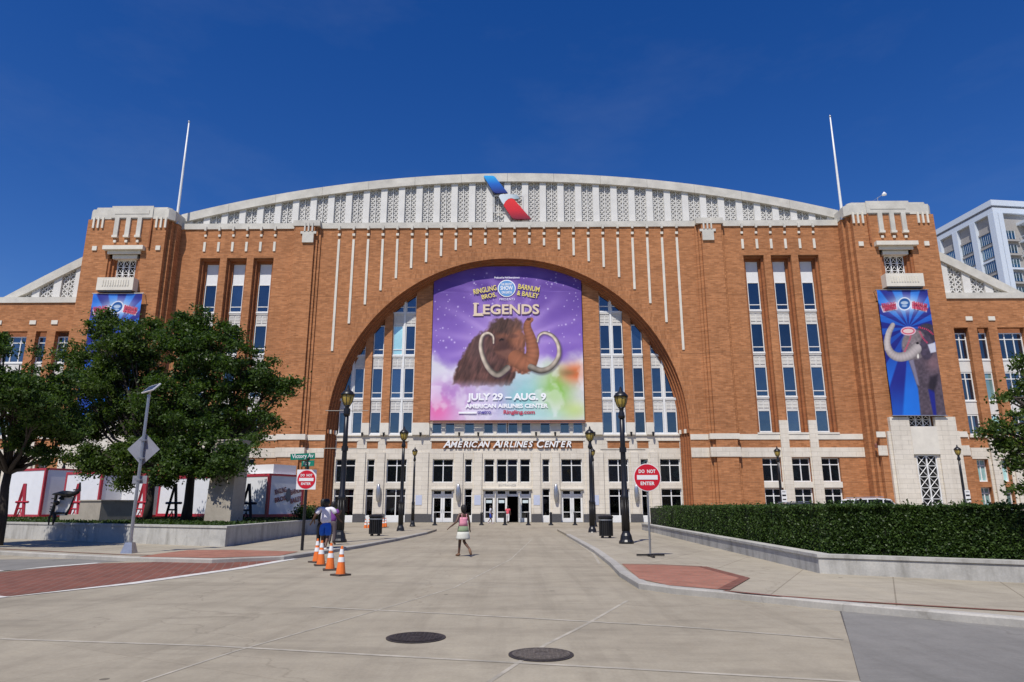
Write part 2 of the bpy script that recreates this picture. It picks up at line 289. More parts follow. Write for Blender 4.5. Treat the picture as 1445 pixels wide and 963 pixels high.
struct(MB().sheet(gl([(878, 797), (935, 798), (991, 800.5), (1051, 816.5), (1021, 833), (945, 827), (902, 817.5)], KH), KH + 0.010).build('brick_ramp', M['pavers_lt']))
strip('ramp_border', gl([(991, 800.5), (1051, 816.5), (1021, 833)], KH), 0.22, KH + 0.014, M['pavers']); strip('ramp_border', gl([(878, 797), (935, 798), (991, 800.5)], KH), 0.12, KH + 0.018, M['pavers'])
JZ = list(range(7))
for pts, wd, mt in (([(440, 857), (620, 866), (820, 877), (960, 885), (1190, 903)], 0.10, 'seal'), ([(0, 902), (300, 912), (620, 930), (900, 945), (1215, 963)], 0.09, 'seal'),
                    ([(200, 963), (330, 920), (470, 880), (640, 830), (720, 790), (750, 762)], 0.05, 'seal'), ([(690, 963), (770, 910), (830, 880), (885, 848)], 0.07, 'seal'),
                    ([(1186, 862), (1200, 905), (1216, 963)], 0.035, 'tar'), ([(470, 818), (640, 826), (880, 832)], 0.04, 'seal'), ([(805, 760), (838, 782), (846, 796)], 0.10, 'seal')):
    strip('slab_joint', gl(pts), wd * .75, 0.0015 + 0.0005 * JZ.pop(), M[mt])
# ------------------------------------------------------------------ the arena
arena = thing('arena_building', (UC * math.cos(FA), DF - UC * math.sin(FA), 0), 'orange brick arena with huge central arch, corner towers and white curved gable', 'arena', rz=-FA)
def B(px, py, v=0.0):                              # a pixel on the facade plane -> building coordinates
    r = ray(px, py); sa, ca = math.sin(FA), math.cos(FA); t = (v + DF * ca) / (r[0] * sa + r[1] * ca)
    return (r[0] * t * ca - (r[1] * t - DF) * sa - UC, r[2] * t + H)
RA, ZS, RI, VG = 18.95, 9.35, 18.25, 1.6           # arch radius, springing, inner radius, depth of the glazed wall
def arch_path(r, z0=0.0, n=72):
    return [(-r, z0)] + [(-r * math.cos(math.pi * k / n), ZS + r * math.sin(math.pi * k / n)) for k in range(n + 1)] + [(r, z0)]
# central wall with the arch cut out
ZT = 32.0; m = MB(); n = 72
pts = [(-RA * math.cos(math.pi * k / n), ZS + RA * math.sin(math.pi * k / n)) for k in range(n + 1)]
for (x0, z0), (x1, z1) in zip(pts, pts[1:]): m.quad((x0, 0, z0), (x1, 0, z1), (x1, 0, ZT), (x0, 0, ZT))
for s in (-1, 1):
    a, b = sorted((s * RA, s * 21.2)); m.quad((a, 0, 0), (b, 0, 0), (b, 0, ZT), (a, 0, ZT))
m.build('wall', M['brick'], arena)
steps = 4
for k in range(steps):
    r0, r1 = RA - (RA - RI) * k / steps, RA - (RA - RI) * (k + 1) / steps; v0, v1 = VG * k / steps, VG * (k + 1) / steps
    A, Bp = arch_path(r0), arch_path(r1); m = MB()
    for (a, b), (c, d) in zip(zip(A, A[1:]), zip(Bp, Bp[1:])):
        m.quad((a[0], v0, a[1]), (b[0], v0, b[1]), (b[0], v1, b[1]), (a[0], v1, a[1]))
        if k < steps - 1 or True: m.quad((a[0], v1, a[1]), (b[0], v1, b[1]), (d[0], v1, d[1]), (c[0], v1, c[1]))
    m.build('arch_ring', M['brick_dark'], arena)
    for s in (-1, 1):                               # little stone blocks where the rings spring
        xx = s * (r0 + r1) / 2; MB().box(xx - 0.13, xx + 0.13, v1 - 0.22, v1 + 0.02, ZS - 0.3, ZS + 0.12).build('impost', M['stone_plain' if k % 2 else 'brick_dark'], arena)
A, Bp = arch_path(RA + 1.25, ZS)[1:-1], arch_path(RA, ZS)[1:-1]; m = MB()
for (a, b), (c, d) in zip(zip(A, A[1:]), zip(Bp, Bp[1:])):
    m.quad((a[0], -.035, a[1]), (b[0], -.035, b[1]), (d[0], -.035, d[1]), (c[0], -.035, c[1])); m.quad((a[0], 0, a[1]), (b[0], 0, b[1]), (b[0], -.035, b[1]), (a[0], -.035, a[1])); m.quad((c[0], 0, c[1]), (d[0], 0, d[1]), (d[0], -.035, d[1]), (c[0], -.035, c[1]))
m.build('arch_voussoirs', M['brick_ring'], arena)
# windows -------------------------------------------------
wcache = {}
def window(x0, x1, z0, z1, v, gl_='glass', transom=None, mull=0, sill=True, parent=None, fw=0.09):
    wd, ht = x1 - x0, z1 - z0; key = (round(wd, 3), round(ht, 3), gl_, transom, mull, sill, fw)
    if key not in wcache:
        f = MB(); f.box(0, wd, -.07, .06, 0, fw); f.box(0, wd, -.07, .06, ht - fw, ht); f.box(0, fw, -.07, .06, fw, ht - fw); f.box(wd - fw, wd, -.07, .06, fw, ht - fw)
        if transom: f.box(fw, wd - fw, -.05, .05, transom - .045, transom + .045)
        for k in range(mull):
            x = wd * (k + 1) / (mull + 1); f.box(x - .05, x + .05, -.06, .055, fw, ht - fw)
        if sill: f.box(-.06, wd + .06, -.16, .05, -.13, -.002)
        p = MB().box(fw - .02, wd - fw + .02, .01, .03, fw - .02, ht - fw + .02)
        wcache[key] = (f.mesh('window', M['white']), p.mesh('pane', M[gl_]))
    a, b = wcache[key]; o = link('window', a, parent or arena, (x0, v, z0)); link('pane', b, o); return o
def spandrel(x0, x1, z0, z1, v):
    key = ('sp', round(x1 - x0, 3), round(z1 - z0, 3))
    if key not in wcache:
        wd, ht = x1 - x0, z1 - z0; m = MB().box(0, wd, 0, .1, 0, ht)
        for q in (0, 1):
            a = wd * (.08 + .46 * q); b = a + wd * .38
            m.box(a, b, -.05, 0, ht * .18, ht * .24); m.box(a, b, -.05, 0, ht * .74, ht * .8)
            for t in range(4): x = a + (b - a) * (t + .1) / 4; m.box(x, x + wd * .05, -.05, 0, ht * .24, ht * .74)
            m.box(a, b, -.045, 0, ht * .46, ht * .52)
        m.box(0, wd, -.09, 0, ht * .9, ht)
        wcache[key] = m.mesh('spandrel', M['stone_white'])
    return link('spandrel', wcache[key], arena, (x0, v, z0))
def in_arch(x, z): return z < ZS or (abs(x) < RI and (z - ZS) ** 2 + x * x < (RI) ** 2)
ROWS = [(9.15, 11.5), (12.95, 16.3), (17.75, 21.1), (22.6, 25.6)]
COLS = [(10.15, 11.27), (11.52, 12.64), (13.58, 14.74), (15.58, 16.68), (16.95, 18.1)]
pale = {(-1, 0, 2), (1, 9, 9), (-1, 0, 9)}
for s in (-1, 1):
    for ci, (a, b) in enumerate(COLS):
        x0, x1 = (a, b) if s > 0 else (-b, -a); xin = a
        for ri, (z0, z1) in enumerate(ROWS):
            if not in_arch(xin, z0 + 0.2): continue
            window(x0, x1, z0, z1, VG + .12, 'glass_pale' if (s, ci, ri) == (-1, 1, 2) else 'glass', None if ri == 0 else 0.62)
            if ri: spandrel(x0, x1, ROWS[ri - 1][1] + .03, z0 - .14, VG + .07)
    # white mullion posts between the paired windows, brick piers between the bays
    for (a, b), mt, v0, zb in (((11.29, 11.50), 'white', VG - .02, 9.02), ((16.70, 16.93), 'white', VG - .02, 9.02), ((8.30, 10.10), 'brick', VG - .30, 10.28), ((12.68, 13.54), 'brick', VG - .22, 10.28), ((14.78, 15.54), 'brick', VG - .22, 10.28)):
        x0, x1 = (a, b) if s > 0 else (-b, -a); zt = ZS + math.sqrt(max(0.1, (RI + .3) ** 2 - a * a)); zb2 = zb
        MB().box(x0, x1, v0, VG + .2, zb2, zt).build('mullion' if mt == 'white' else 'brick_pier', M[mt], arena)
        if mt == 'brick': MB().box(x0 - .02, x1 + .02, v0 - .05, VG + .2, 9.0, 10.28).build('pier_base', M['stone_plain'], arena)
# wall behind the banner and all round, closing the arch
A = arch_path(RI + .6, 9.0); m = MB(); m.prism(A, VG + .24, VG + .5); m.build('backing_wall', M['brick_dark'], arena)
# below the banner: row of small windows
for a, b in ((0.05, 1.14), (1.48, 2.54), (3.48, 4.6), (5.6, 6.64), (6.98, 8.06)):
    for s in (-1, 1):
        x0, x1 = (a, b) if s > 0 else (-b, -a); window(x0, x1, 9.15, 10.4, VG + .1, 'glass', None, 0)
for a, b in ((1.14, 1.48), (2.54, 3.48), (4.6, 5.6), (6.64, 6.98), (8.06, 8.30)):
    for s in (-1, 1):
        x0, x1 = (a, b) if s > 0 else (-b, -a); MB().box(x0 + .003, x1 - .003, VG - .1, VG + .2, 9.02, 10.45).build('stone_post', M['stone_plain'], arena)
# stone base wall with its openings
def wall_holes(xa, xb, za, zb, v, holes, depth, mat, parent, name='wall'):
    xs = sorted({xa, xb, *[h[0] for h in holes], *[h[1] for h in holes]}); zs = sorted({za, zb, *[h[2] for h in holes], *[h[3] for h in holes]}); m = MB()
    for x0, x1 in zip(xs, xs[1:]):
        for z0, z1 in zip(zs, zs[1:]):
            cx, cz = (x0 + x1) / 2, (z0 + z1) / 2
            if any(h[0] < cx < h[1] and h[2] < cz < h[3] for h in holes): continue
            m.quad((x0, v, z0), (x1, v, z0), (x1, v, z1), (x0, v, z1))
    for h in holes:
        a, b, c, d = h[:4]; e = v + depth
        m.quad((a, v, c), (a, e, c), (a, e, d), (a, v, d)); m.quad((b, v, c), (b, v, d), (b, e, d), (b, e, c)); m.quad((a, v, d), (a, e, d), (b, e, d), (b, v, d)); m.quad((a, v, c), (b, v, c), (b, e, c), (a, e, c))
    return m.build(name, mat, parent)
UP = [(0.02, 1.1), (1.36, 2.42), (3.7, 4.46), (5.68, 7.86), (10.62, 12.74), (14.02, 14.8), (16.05, 18.15)]
LOW = [(0.0, 1.2), (1.28, 2.5), (3.66, 4.46), (5.62, 7.88), (10.62, 12.74), (14.02, 14.8), (16.05, 18.15)]
INS = [(10.6, 12.9), (13.75, 14.95), (16.0, 18.2)]
holes = []
for s in (-1, 1):
    for i, (a, b) in enumerate(UP):
        x0, x1 = (a, b) if s > 0 else (-b, -a); holes.append((x0, x1, 4.05, 6.47)); window(x0, x1, 4.05, 6.47, VG + .28, 'glass_low', 1.76, 1 if b - a > 1.5 else 0, fw=.08)
    for i, (a, b) in enumerate(LOW):
        x0, x1 = (a, b) if s > 0 else (-b, -a)
        if i in (0, 1, 3): holes.append((x0, x1, 0.0, 3.4))
        else: holes.append((x0, x1, 0.0, 3.42)); window(x0, x1, 0.62, 3.40, VG + .28, 'glass_clear', 2.05, 1 if b - a > 1.5 else 0, sill=False, fw=.08); MB().box(x0 + .003, x1 - .003, VG + .1, VG + .3, 0, .615).build('window_apron', M['white'], arena)
    for a, b in INS:
        x0, x1 = (a, b) if s > 0 else (-b, -a); holes.append((x0, x1, 7.58, 8.34)); MB().box(x0, x1, VG + .06, VG + .2, 7.58, 8.34).build('brick_inset', M['brick'], arena)
        MB().box(x0 - .1, x1 + .1, VG - .06, VG, 8.36, 8.46).build('inset_trim', M['stone_plain'], arena)
holes.append((-8.05, 8.05, 7.55, 8.36)); MB().box(-8.05, 8.05, VG + .06, VG + .2, 7.55, 8.36).build('brick_inset', M['brick'], arena); MB().box(-8.2, 8.2, VG - .07, VG, 8.38, 8.5).build('inset_trim', M['stone_plain'], arena)
wall_holes(-18.3, 18.3, 0, 9.0, VG, holes, .45, M['stone'], arena, 'stone_wall')
MB().box(-18.3, 18.3, VG - .14, VG + .3, 8.9, 9.03).build('sill_course', M['stone_plain'], arena)
for s in (-1, 1):                                   # projecting stone pilasters and granite plinths
    for a, b in ((8.3, 10.12), (4.66, 5.5), (2.66, 3.5), (12.95, 13.8), (15.0, 15.85)):
        x0, x1 = (a, b) if s > 0 else (-b, -a); MB().box(x0, x1, VG - .16, VG - .002, .86, 7.2).build('pilaster', M['stone'], arena)
    for a, b in ((2.52, 3.64), (4.48, 5.6), (7.9, 10.6), (12.76, 14.0), (14.82, 16.03)):
        x0, x1 = (a, b) if s > 0 else (-b, -a); MB().box(x0, x1, VG - .2, VG - .003, 0, .84).build('granite_plinth', M['granite'], arena)
    for a in (13.4, 5.08):                          # tall oval wall lanterns
        o = MB().lathe(0, 0, [(.02, -.95), (.16, -.8), (.24, -.3), (.24, .35), (.15, .85), (.02, .98)], 12, 1, .8).build('wall_lantern', M['galv'], arena, True, (s * a, VG - .42, 2.95)); MB().box(-.1, .1, .05, .28, -.2, .2).build('bracket', M['galv'], o)
    for a in (15.4, 13.1, 9.2, 5.08, 3.06):         # small dark uplights over the sill course
        m = MB().lathe(0, 0, [(.05, -.3), (.09, -.2), (.13, .12), (.11, .16)], 10); m.box(-.03, .03, 0, .28, -.1, -.04); m.build('uplight', M['black'], arena, False, (s * a, VG - .46, 9.1))
for x in (-9.2, -3.08, 3.08, 9.2): MB().box(x - .33, x + .33, VG - .19, VG - .163, 1.75, 2.75).build('notice_plaque', plain('pale_blue_notice', (0.50, 0.54, 0.66), 0.5, var=0.12, scale=14) if x < -9 else bpy.data.materials['pale_blue_notice'], arena)
# dark lobby behind the glass
m = MB(); m.quad((-18.2, 8, 0.01), (18.2, 8, 0.01), (18.2, 8, 7), (-18.2, 8, 7)); m.quad((-18.2, VG + .5, 7), (18.2, VG + .5, 7), (18.2, 8, 7), (-18.2, 8, 7))
m.quad((-18.2, VG + .3, .012), (18.2, VG + .3, .012), (18.2, 8, .012), (-18.2, 8, .012))
for x in (-18.2, 18.2): m.quad((x, VG + .3, 0), (x, 8, 0), (x, 8, 7), (x, VG + .3, 7))
m.build('lobby', M['dark'], arena)
# doors
def door_leaf(x0, x1, z1, v, parent, hinge=None, ang=0, handle=1):
    wd = x1 - x0; f = MB(); f.box(0, .2, -.03, .03, 0, z1); f.box(wd - .2, wd, -.03, .03, 0, z1); f.box(.2, wd - .2, -.03, .03, 0, .42); f.box(.2, wd - .2, -.03, .03, z1 - .18, z1); f.box(.2, wd - .2, -.025, .025, .98, 1.05)
    o = f.build('door', M['white'], parent); MB().box(.19, wd - .19, -.008, .008, .41, z1 - .17).build('pane', M['glass_clear'], o)
    hx = wd - .1 if handle > 0 else .1; MB().path([(hx, -.08, .95), (hx, -.08, 1.3)], .015, 6).build('handle', M['galv'], o)
    o.location = (x0, v, 0.02)
    if ang: o.location = (x1, v, 0.02); o.rotation_euler = (0, 0, ang); 
    return o
def transom_bar(x0, x1, v, n):
    m = MB(); m.box(x0, x1, v - .06, v + .06, 2.62, 2.86); m.box(x0, x1, v - .06, v + .06, 3.18, 3.4)
    e = (x1 - x0) / n
    for k in range(n + 1): x = x0 + e * k; m.box(max(x0, x - .2), min(x1, x + .2), v - .058, v + .058, 2.86, 3.18)
    o = m.build('door_frame', M['white'], arena); MB().box(x0 + .1, x1 - .1, v, v + .02, 2.85, 3.19).build('pane', M['glass_low'], o)
    MB().box(x0 - .06, x1 + .06, VG - .24, VG + .1, 3.32, 3.47).build('door_lintel', M['stone_plain'], arena)
VD = VG + .3
for s in (-1, 1):
    x0, x1 = (5.62, 7.88) if s > 0 else (-7.88, -5.62); transom_bar(x0, x1, VD, 2); c = (x0 + x1) / 2; door_leaf(x0 + .02, c - .01, 2.6, VD, arena); door_leaf(c + .01, x1 - .02, 2.6, VD, arena, handle=-1)
    x0, x1 = (1.28, 2.5) if s > 0 else (-2.5, -1.28); transom_bar(x0, x1, VD, 1); door_leaf(x0 + .03, x1 - .03, 2.6, VD, arena, handle=-s)
transom_bar(-1.2, 1.2, VD, 2); door_leaf(-1.17, -.01, 2.6, VD, arena); door_leaf(0.02, 1.17, 2.6, VD, arena, ang=math.pi + R_(98), handle=1)
for x in (-1.9, -.6, 1.9): MB().box(x - .3, x + .3, VD - .05, VD - .035, 1.95, 2.25).build('door_notice', plain('white_door_notice', (0.62, 0.72, 0.74), .6) if x < -1 else bpy.data.materials['white_door_notice'], arena)
# text -----------------------------------------------------
def text_mesh(name, body, size, mat, extrude=0.0, bold=0.0, shear=0.0, small=None, spacing=1.0, width=None, align='CENTER'):
    c = bpy.data.curves.new(name, 'FONT'); c.body = body; c.size = size; c.extrude = extrude; c.offset = bold; c.shear = shear; c.align_x = align; c.align_y = 'CENTER'; c.space_character = spacing; c.resolution_u = 3
    if small:
        c.small_caps_scale = small
        for i, ch in enumerate(body):
            if ch.isalpha() and not (i == 0 or body[i - 1] in ' \n'): c.body_format[i].use_small_caps = True
        c.body = body.title(); 
        for i, ch in enumerate(c.body):
            if ch.islower(): c.body_format[i].use_small_caps = True
    t = bpy.data.objects.new('t', c); COL.objects.link(t); dg = bpy.context.evaluated_depsgraph_get(); dg.update()
    me = bpy.data.meshes.new_from_object(t.evaluated_get(dg)); bpy.data.objects.remove(t); bpy.data.curves.remove(c); me.name = name; me.materials.clear(); me.materials.append(mat)
    co = np.empty(len(me.vertices) * 3); me.vertices.foreach_get('co', co); co = co.reshape(-1, 3)
    if len(co):
        cx = (co[:, 0].max() + co[:, 0].min()) / 2; cy = (co[:, 1].max() + co[:, 1].min()) / 2
        if align == 'CENTER': co[:, 0] -= cx
        co[:, 1] -= cy
        if width: co[:, 0] *= width / (co[:, 0].max() - co[:, 0].min())
        me.vertices.foreach_set('co', co.ravel()); me.update()
    return me
def place_text(me, name, parent, x, v, z, rot=0.0):
    o = link(name, me, parent, (x, v, z)); o.rotation_euler = (math.pi / 2, 0, 0) if not rot else Matrix.Rotation(rot, 3, 'Y').to_4x4().to_euler()
    if rot: o.rotation_euler = (Matrix.Rotation(-rot, 3, 'Y') @ Matrix.Rotation(math.pi / 2, 3, 'X')).to_euler()
    return o
bth = Matrix.Translation(arena.location) @ Matrix.Rotation(-FA, 4, 'Z')
def on_arena(x, v, z): return bth @ Vector((x, v, z))
sg = thing('sign_lettering', on_arena(0, VG - .1, 7.6), 'white raised letters reading AMERICAN AIRLINES CENTER over the entrance doors', 'sign', rz=-FA)
W = 'AMERICAN AIRLINES CENTER'; xs = -6.78
adv = {'I': .34, 'M': .84, ' ': .42, 'L': .58, 'E': .60, 'S': .62, 'T': .6}
tot = sum(adv.get(ch, .68) * (1.22 if i in (0, 9, 18) else 1) for i, ch in enumerate(W)); k = 13.6 / tot
for i, ch in enumerate(W):
    big = i in (0, 9, 18); a = adv.get(ch, .68) * (1.22 if big else 1) * k
    if ch != ' ':
        me = text_mesh('letter', ch, 1.12 if big else .88, M['letters'], .09, .022, .28)
        place_text(me, 'letter', sg, xs + a / 2, -.02, (.45 if big else .40))
    xs += a
place_text(text_mesh('carved_lettering', 'ENTRANCE', .3, M['lattice_back'], .01, 0, 0, spacing=1.25), 'carved_lettering', arena, 0.0, VG - .02, 3.75)
# piers, side walls, cornice ------------------------------------------------
for s in (-1, 1):
    def bx(a, b, v0, v1, z0, z1, name, mt, par=arena):
        x0, x1 = (a, b) if s > 0 else (-b, -a); return MB().box(x0, x1, v0, v1, z0, z1).build(name, M[mt], par)
    bx(21.45, 23.65, -.62, .3, 0, 32.05, 'pier', 'brick'); bx(21.16, 21.43, -.36, .3, 0, 32.03, 'pier_step', 'brick'); bx(20.86, 21.14, -.16, .3, 0, 32.01, 'pier_step', 'brick'); bx(23.66, 23.9, -.3, .3, 0, 32.02, 'pier_step', 'brick')
    bx(21.5, 22.75, -.80, -.61, 30.05, 31.1, 'pier_block', 'cap'); bx(21.25, 23.0, -.74, -.6, 31.1, 31.38, 'pier_block', 'cap')
    for q in (21.7, 22.12, 22.54): bx(q - .08, q + .08, -.80, -.61, 31.38, 32.4, 'pier_rod', 'cap')
    bx(20.9, 23.9, -.70, .4, 32.06, 32.72, 'cornice', 'cap')
    bx(23.9, 36.75, -.14, .5, 31.95, 32.62, 'cornice', 'cap')
    # side wall: three tall window recesses
    hs_ = []; C3 = (27.15, 30.15, 33.15)
    for c in C3:
        x = s * c; hs_.append((x - 1.12, x + 1.12, 9.05, 28.55)); hs_.append((x - .95, x + .95, 4.05, 6.45)); hs_.append((x - .95, x + .95, 0, 3.45))
    x0, x1 = (23.6, 36.8) if s > 0 else (-36.8, -23.6)
    wall_holes(x0, x1, 0, 32.0, 0, hs_, .42, M['brick'], arena)
    for c in C3:
        x = s * c
        for q in range(2):                          # stepped brick jambs
            a, v0 = 1.12 - .22 * q, .42 * (q + 1); b = a - .22; m = MB()
            for e in (-1, 1):
                u0, u1 = sorted((x + e * a, x + e * b)); m.box(u0, u1, v0, v0 + .46, 9.05, 28.55)
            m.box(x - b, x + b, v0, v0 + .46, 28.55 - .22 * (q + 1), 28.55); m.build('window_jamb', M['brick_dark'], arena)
        vw = 1.02
        for ri, (z0, z1) in enumerate([(9.2, 11.5), (12.95, 16.2), (17.75, 21.0), (22.5, 25.7)]):
            window(x - .66, x + .66, z0, z1, vw, 'glass', None if ri == 0 else .62, 0)
            if ri: spandrel(x - .66, x + .66, (0, 11.53, 16.23, 21.03)[ri], z0 - .14, vw - .03)
        MB().box(x - .66, x + .66, vw - .02, vw + .1, 25.72, 28.1).build('shade_panel', M['shade'], arena)
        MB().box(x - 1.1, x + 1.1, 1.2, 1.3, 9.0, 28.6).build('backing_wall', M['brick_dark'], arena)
        window(x - .93, x + .93, 4.07, 6.43, .35, 'glass_low', 1.7, 1, fw=.08)
        window(x - .93, x + .93, .9, 3.42, .35, 'glass_low', 1.75, 1, fw=.12); MB().box(x - .93, x + .93, .3, .42, 0, .76).build('window_apron', M['white'], arena)
        MB().box(x - .96, x + .96, -.05, -.002, 3.46, 4.04).build('stone_panel', M['stone_plain'], arena); MB().box(x - 1.2, x + 1.2, -.12, .1, 8.86, 9.04).build('window_sill', M['stone_plain'], arena)
    for q in (28.65, 31.65):
        bx(q - .42, q + .42, -.2, -.002, .02, 10.3, 'pilaster', 'stone'); 
    for q, wd in ((28.65, .55), (31.65, .55)): bx(q - wd, q + wd, -.075, -.004, .01, 6.5, 'stone_panel', 'stone')
    for a, b in ((19.0, 20.85), (23.91, 36.7)):
        bx(a, b, -.07, -.001, 8.32, 8.88, 'stone_band', 'stone_plain'); bx(a, b, -.07, -.001, 6.52, 7.5, 'stone_band', 'stone')
    bx(20.86, 23.9, -.69, -.1, 8.33, 8.89, 'stone_band', 'stone_plain'); bx(20.86, 23.9, -.69, -.1, 6.53, 7.51, 'stone_band', 'stone')
    for k in range(6):                              # inlaid stone strips and studs
        x = s * (26.05 + 1.575 * k)
        MB().box(x - .13, x + .13, -.09, .0, 29.3, 30.42).build('inlay_strip', M['stone_plain'], arena); MB().box(x - .13, x + .13, -.12, 0, 31.05, 31.3).build('stud', M['stone_plain'], arena); MB().box(x - .11, x + .11, -.3, -.13, 31.72, 32.2).build('corbel', M['cap'], arena)
    zb = [30.05, 30.03, 29.8, 29.32, 28.61, 27.91, 27.22, 26.05, 24.65, 23.05, 20.91, 17.85]
    for k in range(12):
        x = s * (k + .5) * 1.637
        MB().box(x - .125, x + .125, -.09, 0, zb[k], 30.65).build('inlay_strip', M['stone_plain'], arena); MB().box(x - .15, x + .15, -.16, 0, 31.05, 31.32).build('stud', M['stone_plain'], arena); MB().box(x - .12, x + .12, -.32, -.13, 31.72, 32.2).build('corbel', M['cap'], arena)
MB().box(-20.9, 20.9, -.14, .5, 31.95, 32.62).build('cornice', M['cap'], arena)
# curved gable --------------------------------------------------------------
VGA = .75; RG = 145.0
def zg(x): return 38.85 - (RG - math.sqrt(RG * RG - x * x))
SP_ = 2.02; NP = 18
seg = np.linspace(-37.2, 37.2, 15)
for a, b in zip(seg, seg[1:]):
    xs = np.linspace(a + .012, b - .012, 5); m = MB(); poly = [(x, zg(x)) for x in xs] + [(x, zg(x) - 1.02) for x in xs[::-1]]
    m.prism(poly, VGA - .35, VGA + .6); m.build('gable_coping', M['cap'], arena)
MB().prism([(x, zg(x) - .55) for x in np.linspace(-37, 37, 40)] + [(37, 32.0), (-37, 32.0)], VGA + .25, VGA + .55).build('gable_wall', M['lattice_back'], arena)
for k in range(-NP, NP + 1):
    x = k * SP_; top = zg(abs(x) + .36) - 1.0
    if abs(x) < 37 and top > 32.75: MB().prism([(x - .36, 32.4), (x + .36, 32.4), (x + .36, zg(x + .36) - .9), (x - .36, zg(x - .36) - .9)], VGA - .12, VGA + .3).build('gable_pilaster', M['stone_white'], arena)
def lattice(m, x0, x1, zb, ztop, v, cell, th):
    nc = max(2, int(round((x1 - x0) / cell))); cw = (x1 - x0) / nc; r = 0
    z = zb
    while z < max(ztop(x0), ztop(x1)):
        for c in range(nc):
            a, b = x0 + c * cw, x0 + (c + 1) * cw; zc = z + cw
            lim = min(ztop(a), ztop(b))
            if zc > lim + .1: continue
            p, q = ((a, z), (b, zc)) if (c + r) % 2 else ((b, z), (a, zc))
            dx, dz = q[0] - p[0], q[1] - p[1]; L = math.hypot(dx, dz); nx, nz_ = -dz / L * th, dx / L * th
            m.prism([(p[0] - nx, p[1] - nz_), (q[0] - nx, q[1] - nz_), (q[0] + nx, q[1] + nz_), (p[0] + nx, p[1] + nz_)], v, v + .1)
            if (r + c) % 3 == 0: m.box(a + cw * .1, a + cw * .4, v, v + .1, z + cw * .55, z + cw * .85)
        z += cw; r += 1
for k in range(-NP, NP):
    x0, x1 = k * SP_ + .37, (k + 1) * SP_ - .37
    if abs((x0 + x1) / 2) > 36.4: continue
    m = MB(); xm = (x0 + x1) / 2
    for a, b in ((x0, xm - .07), (xm + .07, x1)): lattice(m, a + .03, b - .03, 32.62, lambda t: zg(t) - 1.1, VGA + .16, .235, .05)
    m.box(xm - .05, xm + .05, VGA + .05, VGA + .22, 32.6, zg(xm) - 1.0); m.box(x0, x0 + .04, VGA + .08, VGA + .22, 32.6, zg(x0) - 1.0); m.box(x1 - .04, x1, VGA + .08, VGA + .22, 32.6, zg(x1) - 1.0)
    m.build('gable_screen', M['stone_white'], arena)
# low vaulted roof and body behind the front
xs = np.linspace(-37, 37, 30); m = MB()
for a, b in zip(xs, xs[1:]): m.quad((a, VGA + .6, zg(a) - .15), (b, VGA + .6, zg(b) - .15), (b, 90, zg(b) - .15), (a, 90, zg(a) - .15))
m.build('roof', M['roofm'], arena)
m = MB().box(-36.8, 36.8, 9, 90, 0, 31.8); m.box(-64, -46.0, 9, 90, 0, 23.2); m.box(46.0, 64, 9, 90, 0, 23.2); m.build('building_body', M['brick_dark'], arena)
MB().box(-36.8, 36.8, 1.4, 9, 31.2, 31.8).build('roof_deck', M['roofm'], arena)
